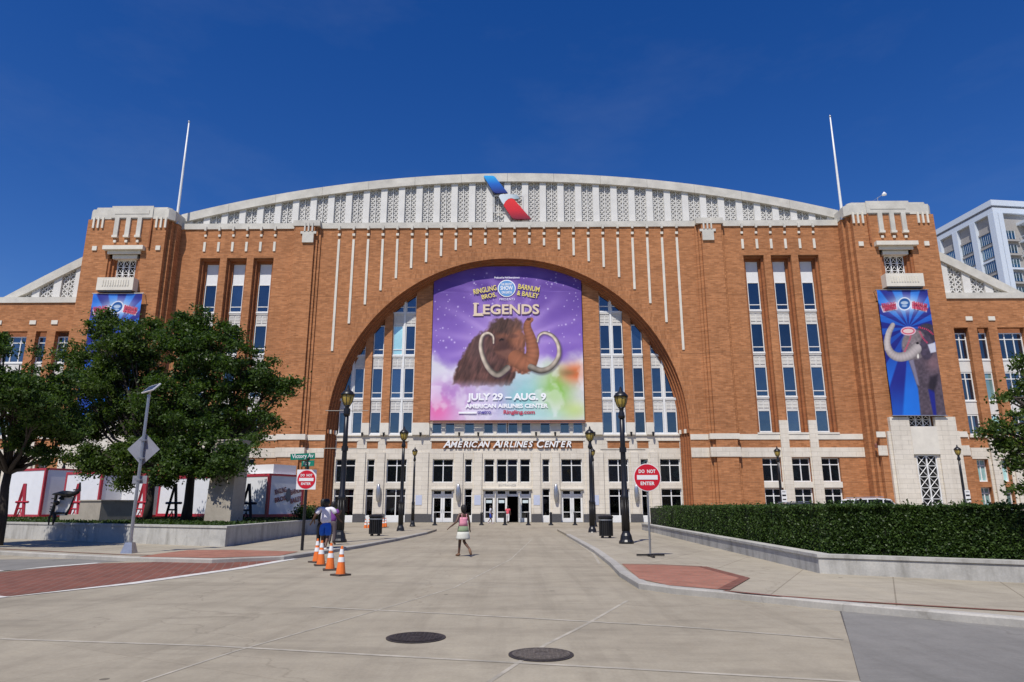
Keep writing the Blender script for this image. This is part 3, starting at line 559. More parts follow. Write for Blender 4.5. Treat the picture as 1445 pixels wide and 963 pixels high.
# corner towers ---------------------------------------------------------------
def grille(m, x0, x1, z0, z1, v, nc, th=.05):
    cw = (x1 - x0) / nc
    for c in range(nc + 1): m.box(x0 + c * cw - th, x0 + c * cw + th, v - .05, v + .05, z0, z1)
    nr = max(2, int(round((z1 - z0) / (cw * 1.15)))); ch = (z1 - z0) / nr
    for r in range(nr):
        for c in range(nc):
            a, b, zz = x0 + c * cw, x0 + (c + 1) * cw, z0 + r * ch
            for p, q in (((a, zz), (b, zz + ch)), ((b, zz), (a, zz + ch))): m.path([(p[0], v, p[1]), (q[0], v, q[1])], th * .62, 4)
        m.box(x0, x1, v - .045, v + .045, z0 + r * ch - .03, z0 + r * ch + .03)
    m.box(x0, x1, v - .06, v + .06, z1 - .1, z1); return m
for s in (-1, 1):
    TW = link('tower', None, arena); vt = -2.2; VB = 9.2
    sx = lambda a, b: (a, b) if s > 0 else (-b, -a)
    m = MB(); bpy.data.objects.remove(TW)
    c = s * 41.5; x0, x1 = sx(37.3, 46.05)
    m = MB(); mm = wall_holes(x0, x1, 0, 32.3, vt, [(c - 1.75, c + 1.75, 25.2, 28.2), (c - 1.35, c + 1.35, 9.4, 10.75)], .8, M['brick'], arena, 'tower'); TW = mm
    for a, b, v in ((37.0, 37.29, -1.65), (36.72, 36.99, -1.05)):
        u0, u1 = sx(a, b); MB().box(u0, u1, v, VB, 0, 32.25).build('corner_step', M['brick'], TW)
    m = MB(); xe = s * 46.05; m.quad((xe, vt, 0), (xe, VB, 0), (xe, VB, 32.3), (xe, vt, 32.3)); xi = s * 37.3; m.quad((xi, vt, 0), (xi, VB, 0), (xi, VB, 32.3), (xi, vt, 32.3)); m.quad((xi, VB, 0), (xe, VB, 0), (xe, VB, 32.3), (xi, VB, 32.3)); m.build('tower_side', M['brick'], TW)
    def tb(a, b, v0, v1, z0, z1, name, mt):
        u0, u1 = (c + a, c + b) if s > 0 else (c - b, c - a); return MB().box(u0, u1, v0, v1, z0, z1).build(name, M[mt], TW)
    # cap
    u0, u1 = sx(36.7, 46.1); e = .55
    m = MB().slab([(u0, VB), (u0, vt + .5), (u0 + .5, vt - .06), (u1 - .5, vt - .06), (u1, vt + .5), (u1, VB)], 32.3, 33.45); m.build('tower_cap', M['cap'], TW)
    m = MB().slab([(u0 + .45, VB), (u0 + .45, vt + .5), (u0 + .8, vt + .12), (u1 - .8, vt + .12), (u1 - .45, vt + .5), (u1 - .45, VB)], 33.45, 33.75); m.build('tower_cap', M['cap'], TW)
    tb(-2.6, 2.0, vt - .16, vt - .062, 32.42, 33.8, 'cap_block', 'cap'); tb(-2.2, 1.6, vt - .2, vt - .162, 32.85, 33.3, 'cap_block', 'cap')
    tb(-2.66, -2.5, vt - .2, vt + .01, 28.9, 32.3, 'tower_rib', 'brick_dark')
    for q in (-1.25, 0, 1.25): tb(q - .24, q + .24, vt - .2, vt - .001, 30.35, 32.41, 'fluted_block', 'cap'); tb(q - .3, q + .3, vt - .3, vt - .002, 30.1, 30.35, 'fluted_block', 'stone_plain'); tb(q - .14, q + .14, vt - .14, vt - .001, 29.55, 29.82, 'stud', 'stone_plain')
    for q in (-3.6, 3.35):
        for d in (-.5, 0, .5): tb(q + d - .1, q + d + .1, vt - .16, vt - .001, 31.25, 32.5, 'fluted_rod', 'stone_plain')
        tb(q - .25, q + .25, vt - .12, vt - .001, 28.65, 29.15, 'stud', 'stone_plain')
    tb(-2.2, 2.2, vt - .55, vt + .1, 28.6, 29.05, 'lintel', 'stone_plain'); tb(-1.8, 1.8, vt - .2, vt + .5, 28.2, 28.58, 'lintel', 'stone_plain'); tb(-1.35, 1.35, vt + .1, vt + .9, 27.75, 28.19, 'lintel', 'stone_plain')
    for e in (-1, 1):
        for q in range(3): tb(*sorted((e * (1.75 - .25 * q), e * (1.5 - .25 * q))), vt + .25 * q + .15, vt + .95, 25.2, 27.74, 'window_jamb', 'brick_dark')
    tb(-1.75, 1.75, vt + .9, vt + 1.0, 25.0, 28.3, 'backing_wall', 'dark')
    grille(MB(), c - 1.0, c + 1.0, 25.3, 27.75, vt + .7, 3).build('grille', M['white'], TW)
    tb(-1.95, 1.95, vt - .95, vt - .001, 23.85, 25.25, 'balcony_box', 'stone_plain'); tb(-1.8, 1.8, vt - .85, vt - .01, 23.68, 23.84, 'balcony_foot', 'granite')
    for q in range(11): tb(-1.45 + q * .27, -1.32 + q * .27, vt - 1.0, vt - .951, 24.3, 24.95, 'flute', 'stone_plain')
    # stone portal at the foot
    for a, b in ((-3.2, -1.3), (1.3, 3.3)): tb(a, b, vt - .45, vt - .003, 0, 10.3, 'portal_stone', 'stone')
    tb(-3.5, -3.21, vt - .3, vt - .003, 0, 8.9, 'portal_stone', 'stone'); tb(3.31, 3.6, vt - .3, vt - .003, 0, 8.9, 'portal_stone', 'stone')
    tb(-1.299, 1.299, vt - .5, vt - .003, 6.6, 9.35, 'portal_stone', 'stone_plain'); tb(-1.29, -1.0, vt - .3, vt - .003, 0, 6.59, 'portal_stone', 'stone'); tb(1.0, 1.29, vt - .3, vt - .003, 0, 6.59, 'portal_stone', 'stone')
    tb(-1.0, 1.0, vt - .1, vt - .05, 0, 6.59, 'backing_wall', 'dark'); grille(MB(), c - .95, c + .95, .2, 6.55, vt - .2, 2, .06).build('grille', M['white'], TW)
    tb(-1.35, 1.35, vt + .78, vt + .85, 9.3, 10.8, 'backing_wall', 'dark'); grille(MB(), c - 1.1, c + 1.1, 9.4, 10.75, vt + .15, 3).build('grille', M['white'], TW)
    for (a, b) in ((37.0, 37.9), (45.15, 46.0)):
        u0, u1 = sx(a, b)
        if a > 37.5 or True:
            MB().box(u0 if s > 0 else u0, u1, vt - .08, vt - .001, 8.32, 8.88).build('stone_band', M['stone_plain'], TW); MB().box(u0, u1, vt - .08, vt - .001, 6.52, 7.5).build('stone_band', M['stone'], TW)
    # flanking wing with its own sloped gable
    x0, x1 = sx(46.06, 64)
    cols = [(47.95, 49.05), (50.4, 51.2), (52.55, 55.0), (56.4, 57.2), (58.5, 60.6)]; hs_ = []
    for a, b in cols:
        u0, u1 = sx(a, b)
        if b - a < 2: hs_.append((u0 - .2, u1 + .2, 8.75, 20.2)); hs_.append((u0, u1, 4.05, 6.3)); hs_.append((u0, u1, .6, 3.5))
        else: hs_.append((u0 - .2, u1 + .2, 8.75, 20.2)); hs_.append((u0, u1, 4.05, 6.3)); hs_.append((u0, u1, .6, 3.5))
    wall_holes(x0, x1, 0, 23.4, 0, hs_, .7, M['brick'], arena)
    for i, (a, b) in enumerate(cols):
        u0, u1 = sx(a, b); mu = 1 if b - a > 1 else 0; mu = 2 if b - a > 2 else mu
        gp = 'glass_pale' if i == 1 else 'glass'
        window(u0 - .18, u1 + .18, 16.8, 19.7, .62, 'glass', 2.2, mu, fw=.1); window(u0 - .18, u1 + .18, 12.4, 15.4, .62, gp, 2.3, mu, fw=.1); window(u0 - .18, u1 + .18, 8.85, 10.9, .62, gp, None, mu, fw=.1)
        for z0, z1 in ((10.95, 12.26), (15.45, 16.66)): MB().box(u0 - .18, u1 + .18, .52, .7, z0, z1).build('spandrel', M['stone_white'], arena)
        window(u0 + .01, u1 - .01, 4.07, 6.28, .5, 'glass_pale' if i < 2 else 'glass_low', 1.6, mu, fw=.1); window(u0 + .01, u1 - .01, .7, 3.48, .5, 'glass_pale' if i < 2 else 'glass_low', 2.2, mu, fw=.1)
        MB().box(u0 - .35, u1 + .35, -.14, .0, 8.5, 8.74).build('window_sill', M['stone_plain'], arena)
    def wb(a, b, v0, v1, z0, z1, name, mt): u0, u1 = sx(a, b); return MB().box(u0, u1, v0, v1, z0, z1).build(name, M[mt], arena)
    for a, b in ((46.07, 47.5), ): wb(a, b, -.06, -.001, 8.32, 8.88, 'stone_band', 'stone_plain'); wb(a, b, -.06, -.001, 6.52, 7.5, 'stone_band', 'stone')
    wb(47.55, 62, -.05, -.001, 6.32, 7.45, 'stone_band', 'stone'); 
    for a, b in ((49.1, 50.35), (51.25, 52.5), (55.05, 56.35), (57.25, 58.45)): wb(a, b, -.09, -.002, .02, 6.3, 'stone_panel', 'stone'); wb((a + b) / 2 - .35, (a + b) / 2 + .35, -.3, -.092, .02, 8.45, 'pilaster', 'stone')
    for q in (49.5, 51.9, 55.7): wb(q - .35, q + .35, -.1, -.001, 20.95, 21.4, 'stud', 'stone_plain')
    wb(46.07, 63.5, -.15, .9, 23.41, 24.05, 'cornice', 'cap')
    P = lambda x, z: (s * x, z)
    def zf(x): return 29.75 - .53 * (x - 46.2) - .004 * (x - 46.2) ** 2
    xx = np.linspace(46.1, 56.2, 8); poly = [P(x, zf(x)) for x in xx] + [P(x, max(24.06, zf(x) - 1.05)) for x in xx[::-1]]
    MB().prism(poly, .3, 1.2).build('gable_coping', M['cap'], arena)
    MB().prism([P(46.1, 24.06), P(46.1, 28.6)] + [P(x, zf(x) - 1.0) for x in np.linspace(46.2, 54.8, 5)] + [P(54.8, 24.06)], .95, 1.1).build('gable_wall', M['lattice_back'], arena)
    for x in (48.0, 50.3, 52.6): MB().prism([P(x - .42, 24.06), P(x + .42, 24.06), P(x + .42, zf(x + .42) - .95), P(x - .42, zf(x - .42) - .95)], .55, .95).build('gable_pilaster', M['stone_white'], arena)
    for a, b in ((46.2, 47.55), (48.45, 49.85), (50.75, 52.15), (53.05, 54.4)):
        m = MB(); u0, u1 = sx(a, b); um = (u0 + u1) / 2
        for q, r in ((u0, um - .07), (um + .07, u1)): lattice(m, q + .03, r - .03, 24.1, lambda t: zf(abs(t)) - 1.0, .75, .26, .055)
        if zf(abs(um)) - 1.0 > 24.1: m.box(um - .05, um + .05, .72, .9, 24.06, max(24.1, zf(abs(um)) - 1.0))
        if m.v: m.build('gable_screen', M['stone_white'], arena)
    m = MB(); xx = np.linspace(46.1, 56, 6)
    for a, b in zip(xx, xx[1:]):
        u0, u1 = sx(a, b); za, zb_ = (zf(a), zf(b)) if s > 0 else (zf(b), zf(a)); m.quad((u0, 1.2, za - .1), (u1, 1.2, zb_ - .1), (u1, 60, zb_ - .1), (u0, 60, za - .1))
    m.build('roof', M['roofm'], arena)
    MB().lathe(0, 0, [(.1, 0), (.12, .35), (.1, .42), (.03, .5)], 8).build('wall_lamp', M['redframe'], arena, False, (s * 36.9, -2.1, 7.25))
    # flagpole on the inner corner of each tower
    q = on_arena(s * 36.9, -1.0, 32.2)
    t = thing('flagpole', q, 'bare white flagpole on the tower ' + ('beside the left-hand banner, above the wagons' if s < 0 else 'beside the elephant banner'), 'flagpole', 'flagpoles on the towers')
    t['label'] = 'bare white flagpole on the tower above the parked red-edged wagons' if s < 0 else 'bare white flagpole on the tower that carries the elephant banner'
    zt_ = 45.1 if s < 0 else 45.2
    MB().lathe(0, 0, [(.16, 0), (.15, 1), (.11, 7), (.065, 12.6)], 10).build('pole', M['white'], t, True); MB().lathe(0, 0, [(.02, 12.6), (.12, 12.7), (.12, 12.8), (.02, 12.92)], 10).build('finial', M['galv'], t, True); MB().lathe(0, 0, [(.3, -.02), (.3, .25), (.18, .4)], 10).build('base', M['galv'], t)
# floodlight on the right tower
q = on_arena(40.9, -1.2, 33.75); t = thing('floodlight', q, 'small white floodlight on a bent arm on the tower roof', 'floodlight')
MB().path([(0, 0, 0), (0, 0, 1.0)], .04, 6).build('post', M['galv'], t); MB().path([(0, 0, .95), (-.9, -.3, .35), (0, 0, .95), (.35, -.35, 1.15)], .03, 6).build('arm', M['galv'], t); MB().lathe(.5, -.5, [(.04, .98), (.24, 1.05), (.24, 1.18), (.05, 1.42)], 10).build('lamp_head', M['white'], t)
# ------------------------------------------------------------------ printed banners
def vnoise(X, Y, f, seed):
    g = np.random.default_rng(seed).random((64, 64)); x = X * f; y = Y * f; xi = np.floor(x).astype(int); yi = np.floor(y).astype(int); fx = x - xi; fy = y - yi
    fx = fx * fx * (3 - 2 * fx); fy = fy * fy * (3 - 2 * fy); a = g[yi % 64, xi % 64]; b = g[yi % 64, (xi + 1) % 64]; c = g[(yi + 1) % 64, xi % 64]; d = g[(yi + 1) % 64, (xi + 1) % 64]
    return (a * (1 - fx) + b * fx) * (1 - fy) + (c * (1 - fx) + d * fx) * fy
def fbm(X, Y, f, seed, o=4): return sum(vnoise(X, Y, f * 2 ** k, seed + k) * .5 ** k for k in range(o)) / sum(.5 ** k for k in range(o))
def sm(a, b, x): t = np.clip((x - a) / (b - a), 0, 1); return t * t * (3 - 2 * t)
class Paint:
    def __init__(s, X, Y): s.X, s.Y = X, Y; s.C = np.zeros(X.shape + (3,))
    def over(s, mask, col): col = np.asarray(col, float); s.C = s.C * (1 - mask[..., None]) + col * mask[..., None]
    def ell(s, cx, cy, rx, ry, soft=.08): return 1 - sm(1 - soft, 1 + soft, np.hypot((s.X - cx) / rx, (s.Y - cy) / ry))
    def poly(s, pts, soft=4):
        d = np.full(s.X.shape, 1e9); ins = np.zeros(s.X.shape, bool)
        for (x0, y0), (x1, y1) in zip(pts, pts[1:] + pts[:1]):
            dx, dy = x1 - x0, y1 - y0; t = np.clip(((s.X - x0) * dx + (s.Y - y0) * dy) / (dx * dx + dy * dy + 1e-9), 0, 1); d = np.minimum(d, np.hypot(s.X - x0 - t * dx, s.Y - y0 - t * dy))
            cond = ((y0 > s.Y) != (y1 > s.Y)) & (s.X < (x1 - x0) * (s.Y - y0) / ((y1 - y0) if y1 != y0 else 1e-9) + x0); ins ^= cond
        return sm(-soft, soft, np.where(ins, d, -d))
    def stroke(s, pts, r0, r1, soft=3):          # returns mask, side coordinate (-1..1), run (0..1)
        P = np.array(pts, float); out = np.zeros(s.X.shape); side = np.zeros(s.X.shape); run = np.zeros(s.X.shape); best = np.full(s.X.shape, 1e9)
        k = 6; T = np.linspace(0, len(P) - 1, (len(P) - 1) * k + 1); Q = []
        for t in T:
            i = min(int(t), len(P) - 2); u = t - i; p0, p1, p2, p3 = P[max(i - 1, 0)], P[i], P[i + 1], P[min(i + 2, len(P) - 1)]
            Q.append(.5 * ((2 * p1) + (p2 - p0) * u + (2 * p0 - 5 * p1 + 4 * p2 - p3) * u * u + (3 * p1 - p0 - 3 * p2 + p3) * u ** 3))
        for i in range(len(Q) - 1):
            (x0, y0), (x1, y1) = Q[i], Q[i + 1]; dx, dy = x1 - x0, y1 - y0; L2 = dx * dx + dy * dy + 1e-9; t = np.clip(((s.X - x0) * dx + (s.Y - y0) * dy) / L2, 0, 1)
            ex, ey = s.X - x0 - t * dx, s.Y - y0 - t * dy; u = (i + t) / (len(Q) - 1); r = r0 + (r1 - r0) * u; d = np.hypot(ex, ey) - r; upd = d < best; best = np.where(upd, d, best)
            sd_ = (ex * -dy + ey * dx) / np.sqrt(L2) / r; side = np.where(upd, sd_, side); run = np.where(upd, u, run)
        return 1 - sm(-soft, soft, best), side, run
def banner_mesh(name, P, corners, mat):          # corners in the plane x,z; P.C in sRGB 0..255
    ny, nx = P.X.shape; C = np.clip(P.C / 255, 0, 1); C = np.where(C <= .04045, C / 12.92, ((C + .055) / 1.055) ** 2.4)
    (x0, z0), (x1, z1) = corners; xs = np.linspace(x0, x1, nx); zs = np.linspace(z1, z0, ny); XX, ZZ = np.meshgrid(xs, zs)
    YY = (fbm((XX - x0), (ZZ - z0), .45, 5, 3) - .5) * .10 + np.where(ZZ > z1 - 3, .015 * np.sin(ZZ * 5 + XX), 0)
    v = np.stack([XX, YY, ZZ], -1).reshape(-1, 3); idx = np.arange(nx * ny).reshape(ny, nx); f = np.stack([idx[1:, :-1], idx[1:, 1:], idx[:-1, 1:], idx[:-1, :-1]], -1).reshape(-1, 4)
    me = bpy.data.meshes.new(name); me.vertices.add(len(v)); me.vertices.foreach_set('co', v.ravel()); me.loops.add(f.size); me.loops.foreach_set('vertex_index', f.ravel().astype(np.int32)); me.polygons.add(len(f)); me.polygons.foreach_set('loop_start', np.arange(0, f.size, 4, dtype=np.int32)); me.update(calc_edges=True); me.validate()
    ca = me.color_attributes.new('print', 'FLOAT_COLOR', 'POINT'); ca.data.foreach_set('color', np.concatenate([C.reshape(-1, 3), np.ones((nx * ny, 1))], 1).astype(np.float32).ravel())
    me.polygons.foreach_set('use_smooth', [True] * len(f)); me.materials.append(mat); return me
a = N('printed_vinyl'); q = a.n('VertexColor'); q.layer_name = 'print'; a.l(a.mix(1.0, q.outputs[0], (.92, .92, .92), 'MULTIPLY'), a.p.inputs['Base Color']); setp(a.p, .55, 0, .3); M['print'] = a.m
def ink(name, rgb): return plain(name, lin(rgb), .6, var=.06)
M['ink_white'] = ink('white_print', (244, 244, 246)); M['ink_yellow'] = ink('yellow_print', (226, 206, 110)); M['ink_gold'] = ink('pale_gold_print', (222, 200, 176)); M['ink_shadow'] = ink('brown_print', (92, 62, 90)); M['ink_red'] = ink('red_print', (186, 56, 84)); M['ink_blue'] = ink('navy_print', (70, 60, 150)); M['ink_sky'] = ink('sky_print', (96, 150, 206)); M['ink_dk'] = ink('deep_purple_print', (70, 46, 110))
# big mammoth banner: painted in the coordinates of a 874 x 870 sheet
X, Y = np.meshgrid(np.linspace(68, 942, 420), np.linspace(20, 900, 420)); P = Paint(X, Y)
t = sm(60, 560, Y)[..., None]; P.C = (1 - t) * np.array([104, 72, 158]) + t * np.array([138, 104, 192])
ang = np.arctan2(Y - 470, X - 500); rad = np.hypot(X - 500, (Y - 470)); rays = (np.sin(ang * 17 + 3 * vnoise(ang + 4, ang * 0, 2, 3)) * .5 + .5) ** 2
P.over(.38 * rays * (1 - sm(150, 620, rad)), (206, 178, 236)); P.over(.6 * (1 - sm(120, 330, rad)), (196, 166, 226)); P.over(.3 * sm(350, 520, rad) * (1 - sm(200, 420, Y)), (72, 46, 128))
for k in range(150):
    x, y, r = random.uniform(75, 935), random.uniform(60, 520), random.choice([2.2, 2.6, 3, 4.6]); i0 = np.hypot(X - x, Y - y) < r * 2.6; P.over(np.where(i0, np.exp(-((X - x) ** 2 + (Y - y) ** 2) / (r * r)) * .9, 0), (236, 226, 255))
n1, n2, n3 = fbm(X / 874, Y / 874, 5, 21, 5), fbm(X / 874, Y / 874, 3.2, 41, 4), fbm(X / 874, Y / 874, 9, 61, 4)
edge = 560 + 90 * (n1 - .5) * 2 - 30 * np.abs(X - 505) / 437 + 60 * (1 - np.abs(X - 505) / 437); cl = sm(-45, 40, Y - edge)
base = np.empty(X.shape + (3,)); base[:] = (226, 222, 232)
def tint(mask, col):
    global base; mm = np.clip(mask, 0, 1)[..., None]; base = base * (1 - mm) + np.array(col) * mm
tint((1 - sm(90, 400, X)) * sm(640, 800, Y) * (.55 + .9 * (n2 - .35)), (226, 118, 190)); tint(.7 * np.exp(-((X - 190) / 110) ** 2 - ((Y - 740) / 70) ** 2), (176, 120, 200)); tint(.75 * np.exp(-((X - 110) / 60) ** 2 - ((Y - 850) / 60) ** 2), (240, 110, 170))
tint(.8 * np.exp(-((X - 420) / 170) ** 2 - ((Y - 790) / 110) ** 2), (188, 160, 216)); tint(.85 * np.exp(-((X - 600) / 120) ** 2 - ((Y - 760) / 130) ** 2) * (.6 + n3), (140, 208, 206)); tint(.95 * np.exp(-((X - 790) / 95) ** 2 - ((Y - 730) / 120) ** 2) * (.5 + n3), (140, 198, 84))
tint(.9 * np.exp(-((X - 900) / 90) ** 2 - ((Y - 640) / 55) ** 2) * (.5 + n1), (232, 120, 70)); tint(.6 * np.exp(-((X - 855) / 50) ** 2 - ((Y - 640) / 20) ** 2), (120, 110, 70)); tint(.8 * np.exp(-((X - 880) / 90) ** 2 - ((Y - 850) / 50) ** 2), (196, 216, 120)); tint(.6 * np.exp(-((X - 700) / 140) ** 2 - ((Y - 870) / 40) ** 2), (170, 222, 216))
tint(.5 * sm(.52, .68, n3), (246, 244, 248)); P.over(cl, 0 * base + base)
fur = .50 + 1.0 * fbm(X / 874 + Y / 2600, Y / 2900, 62, 81, 3)
X0, Y0 = P.X, P.Y; P.X = X + 16 * (fbm(X / 874, Y / 874, 42, 91, 2) - .5); P.Y = Y + 26 * (fbm(X / 874, Y / 874, 50, 95, 2) - .5)
body = P.poly([(192, 700), (200, 640), (232, 560), (262, 520), (300, 455), (345, 412), (405, 385), (470, 365), (560, 380), (605, 430), (600, 520), (560, 600), (548, 660), (520, 712), (440, 716), (330, 712), (250, 722)], 9) * (1 - .8 * sm(668, 735, Y + 26 * (n3 - .5)))
P.over(body, np.stack([92 * fur, 62 * fur, 56 * fur], -1)); P.over(body * .5 * np.exp(-((X - 330) / 60) ** 2 - ((Y - 500) / 90) ** 2), (110, 84, 84))
hd = P.ell(520, 470, 92, 108, .12); P.over(hd, np.stack([126 * fur, 80 * fur, 64 * fur], -1)); P.over(P.ell(500, 372, 98, 44, .22), np.stack([88 * fur, 62 * fur, 54 * fur], -1)); P.over(.6 * P.ell(470, 480, 40, 60, .4), (74, 48, 46)); P.over(P.ell(476, 455, 13, 9, .4), (26, 16, 18)); P.over(.5 * P.ell(560, 440, 46, 60, .5), (170, 108, 76))
P.over(P.ell(585, 588, 88, 58, .14), np.stack([136 * fur, 86 * fur, 66 * fur], -1)); P.over(.6 * P.ell(600, 575, 50, 26, .5), (186, 124, 88))
P.X, P.Y = X0, Y0; P.over(.55 * P.ell(500, 530, 46, 60, .6), (66, 42, 42)); P.over(.5 * P.ell(540, 430, 26, 12, .6), (78, 50, 46)); P.over(.45 * P.ell(470, 430, 30, 12, .6), (150, 98, 72)); P.over(.5 * P.poly([(430, 520), (520, 505), (560, 545), (500, 560)], 12), (160, 110, 90))
mk, sdv, run = P.stroke([(560, 560), (620, 590), (650, 540), (648, 480), (636, 430), (622, 385), (626, 352), (645, 336)], 50, 13); sh = .78 + .3 * (1 - sdv * sdv) + .05 * np.sin(run * 95); P.over(mk, np.stack([154 * sh, 96 * sh, 68 * sh], -1)); P.over(P.ell(630, 334, 13, 8, .3), (84, 48, 44))
for pts in ([(505, 612), (452, 650), (404, 622), (368, 560), (350, 490), (360, 432), (392, 414), (420, 432), (424, 470)], [(640, 608), (700, 628), (760, 606), (802, 545), (800, 480), (768, 430), (720, 412), (688, 430), (680, 462)]):
    mk, sdv, run = P.stroke(pts, 18, 5); sh = (.50 + .50 * (1 - np.clip(sdv * .95 + .3, -1, 1) ** 2)) * (.72 + .34 * sm(.05, .5, run)) * (.96 + .05 * np.sin(run * 70)); P.over(.5 * P.stroke([(x + 5, y + 7) for x, y in pts], 20, 6, 9)[0], (52, 38, 60)); P.over(mk, np.stack([222 * sh, 204 * sh, 184 * sh], -1))
BX = 8.2; BZ0, BZ1 = 10.52, 27.75
bn = thing('event_banner', on_arena(0, VG - .55, BZ0), 'huge purple LEGENDS banner with a woolly mammoth over rainbow clouds', 'banner', rz=-FA)
sheet_m = banner_mesh('banner_sheet', P, ((-BX, 0), (BX, BZ1 - BZ0)), M['print']); link('banner_sheet', sheet_m, bn)
def bxy(x, y): return -BX + (x - 68) / 874 * 2 * BX, (900 - y) / 880 * (BZ1 - BZ0)
kx = 2 * BX / 874; ky = (BZ1 - BZ0) / 880
def btxt(body, x, y, wpx, hpx, mt, rot=0, bold=.0, shear=0, small=None, lift=.09, spacing=1.0):
    hgt = hpx * ky; me = text_mesh('lettering', body, hgt / .72, M[mt], 0, bold * hgt, shear, small, spacing, wpx * kx); p, z = bxy(x, y); return place_text(me, 'lettering', bn, p, -lift, z, rot)
btxt('Produced by Feld Entertainment', 503, 90, 150, 11, 'ink_white', bold=.02)
for body, x, y, wd, hp, rt in (('RINGLING', 372, 160, 138, 30, .20), ('BROS.', 396, 196, 88, 25, .20), ('BARNUM', 632, 151, 128, 30, -.17), ('& BAILEY', 626, 189, 130, 28, -.17)):
    btxt(body, x + 2, y + 3, wd, hp, 'ink_dk', rt, .05, lift=.075); btxt(body, x, y, wd, hp, 'ink_yellow', rt, .03, lift=.09)
p, z = bxy(501, 153)
MB().prism([(p + 1.0 * math.cos(t), z + 1.0 * math.sin(t)) for t in np.linspace(0, 2 * math.pi, 32, endpoint=False)], -.08, -.075).build('emblem_ring', M['ink_white'], bn); MB().prism([(p + .9 * math.cos(t), z + .9 * math.sin(t)) for t in np.linspace(0, 2 * math.pi, 32, endpoint=False)], -.10, -.085).build('emblem_globe', M['ink_sky'], bn)
for body, dy, wd, hp in (('THE GREATEST', -24, 66, 13), ('SHOW', -2, 74, 24), ('ON EARTH', 24, 60, 15)): btxt(body, 501, 153 + dy, wd, hp, 'ink_white', 0, .03, lift=.115)
btxt('PRESENTS', 504, 217, 90, 13, 'ink_white', spacing=1.3)
btxt('L', 337, 278, 54, 76, 'ink_shadow', 0, .05, lift=.075); btxt('L', 334, 275, 52, 74, 'ink_gold', 0, .035); btxt('EGENDS', 530, 279, 332, 58, 'ink_shadow', 0, .05, lift=.075); btxt('EGENDS', 527, 276, 330, 56, 'ink_gold', 0, .035)
for x0, wd, y0 in ((334, 62, 311), (320, 34, 242)): p, z = bxy(x0, y0); MB().box(p - wd * kx / 2, p + wd * kx / 2, -.092, -.088, z - .07, z + .07).build('letter_serif', M['ink_gold'], bn)
btxt('JULY 29 – AUG. 9', 502, 778, 450, 36, 'ink_white', 0, .06); btxt('AMERICAN AIRLINES CENTER', 502, 823, 470, 22, 'ink_white', 0, .05); btxt('Ringling.com', 573, 860, 178, 20, 'ink_red', 0, .05); btxt('metro', 376, 858, 78, 18, 'ink_blue', 0.0, .05); p, z = bxy(280, 860); MB().box(p - .95, p + .95, -.092, -.088, z - .1, z + .1).build('sponsor_strip', M['ink_white'], bn)
m = MB().path([(-BX - .15, -.02, -.12), (BX + .15, -.02, -.12)], .07, 8); m.path([(-BX - .12, -.02, -.3), (BX + .12, -.02, -.3)], .05, 8); m.build('banner_rail', M['redframe'], bn)
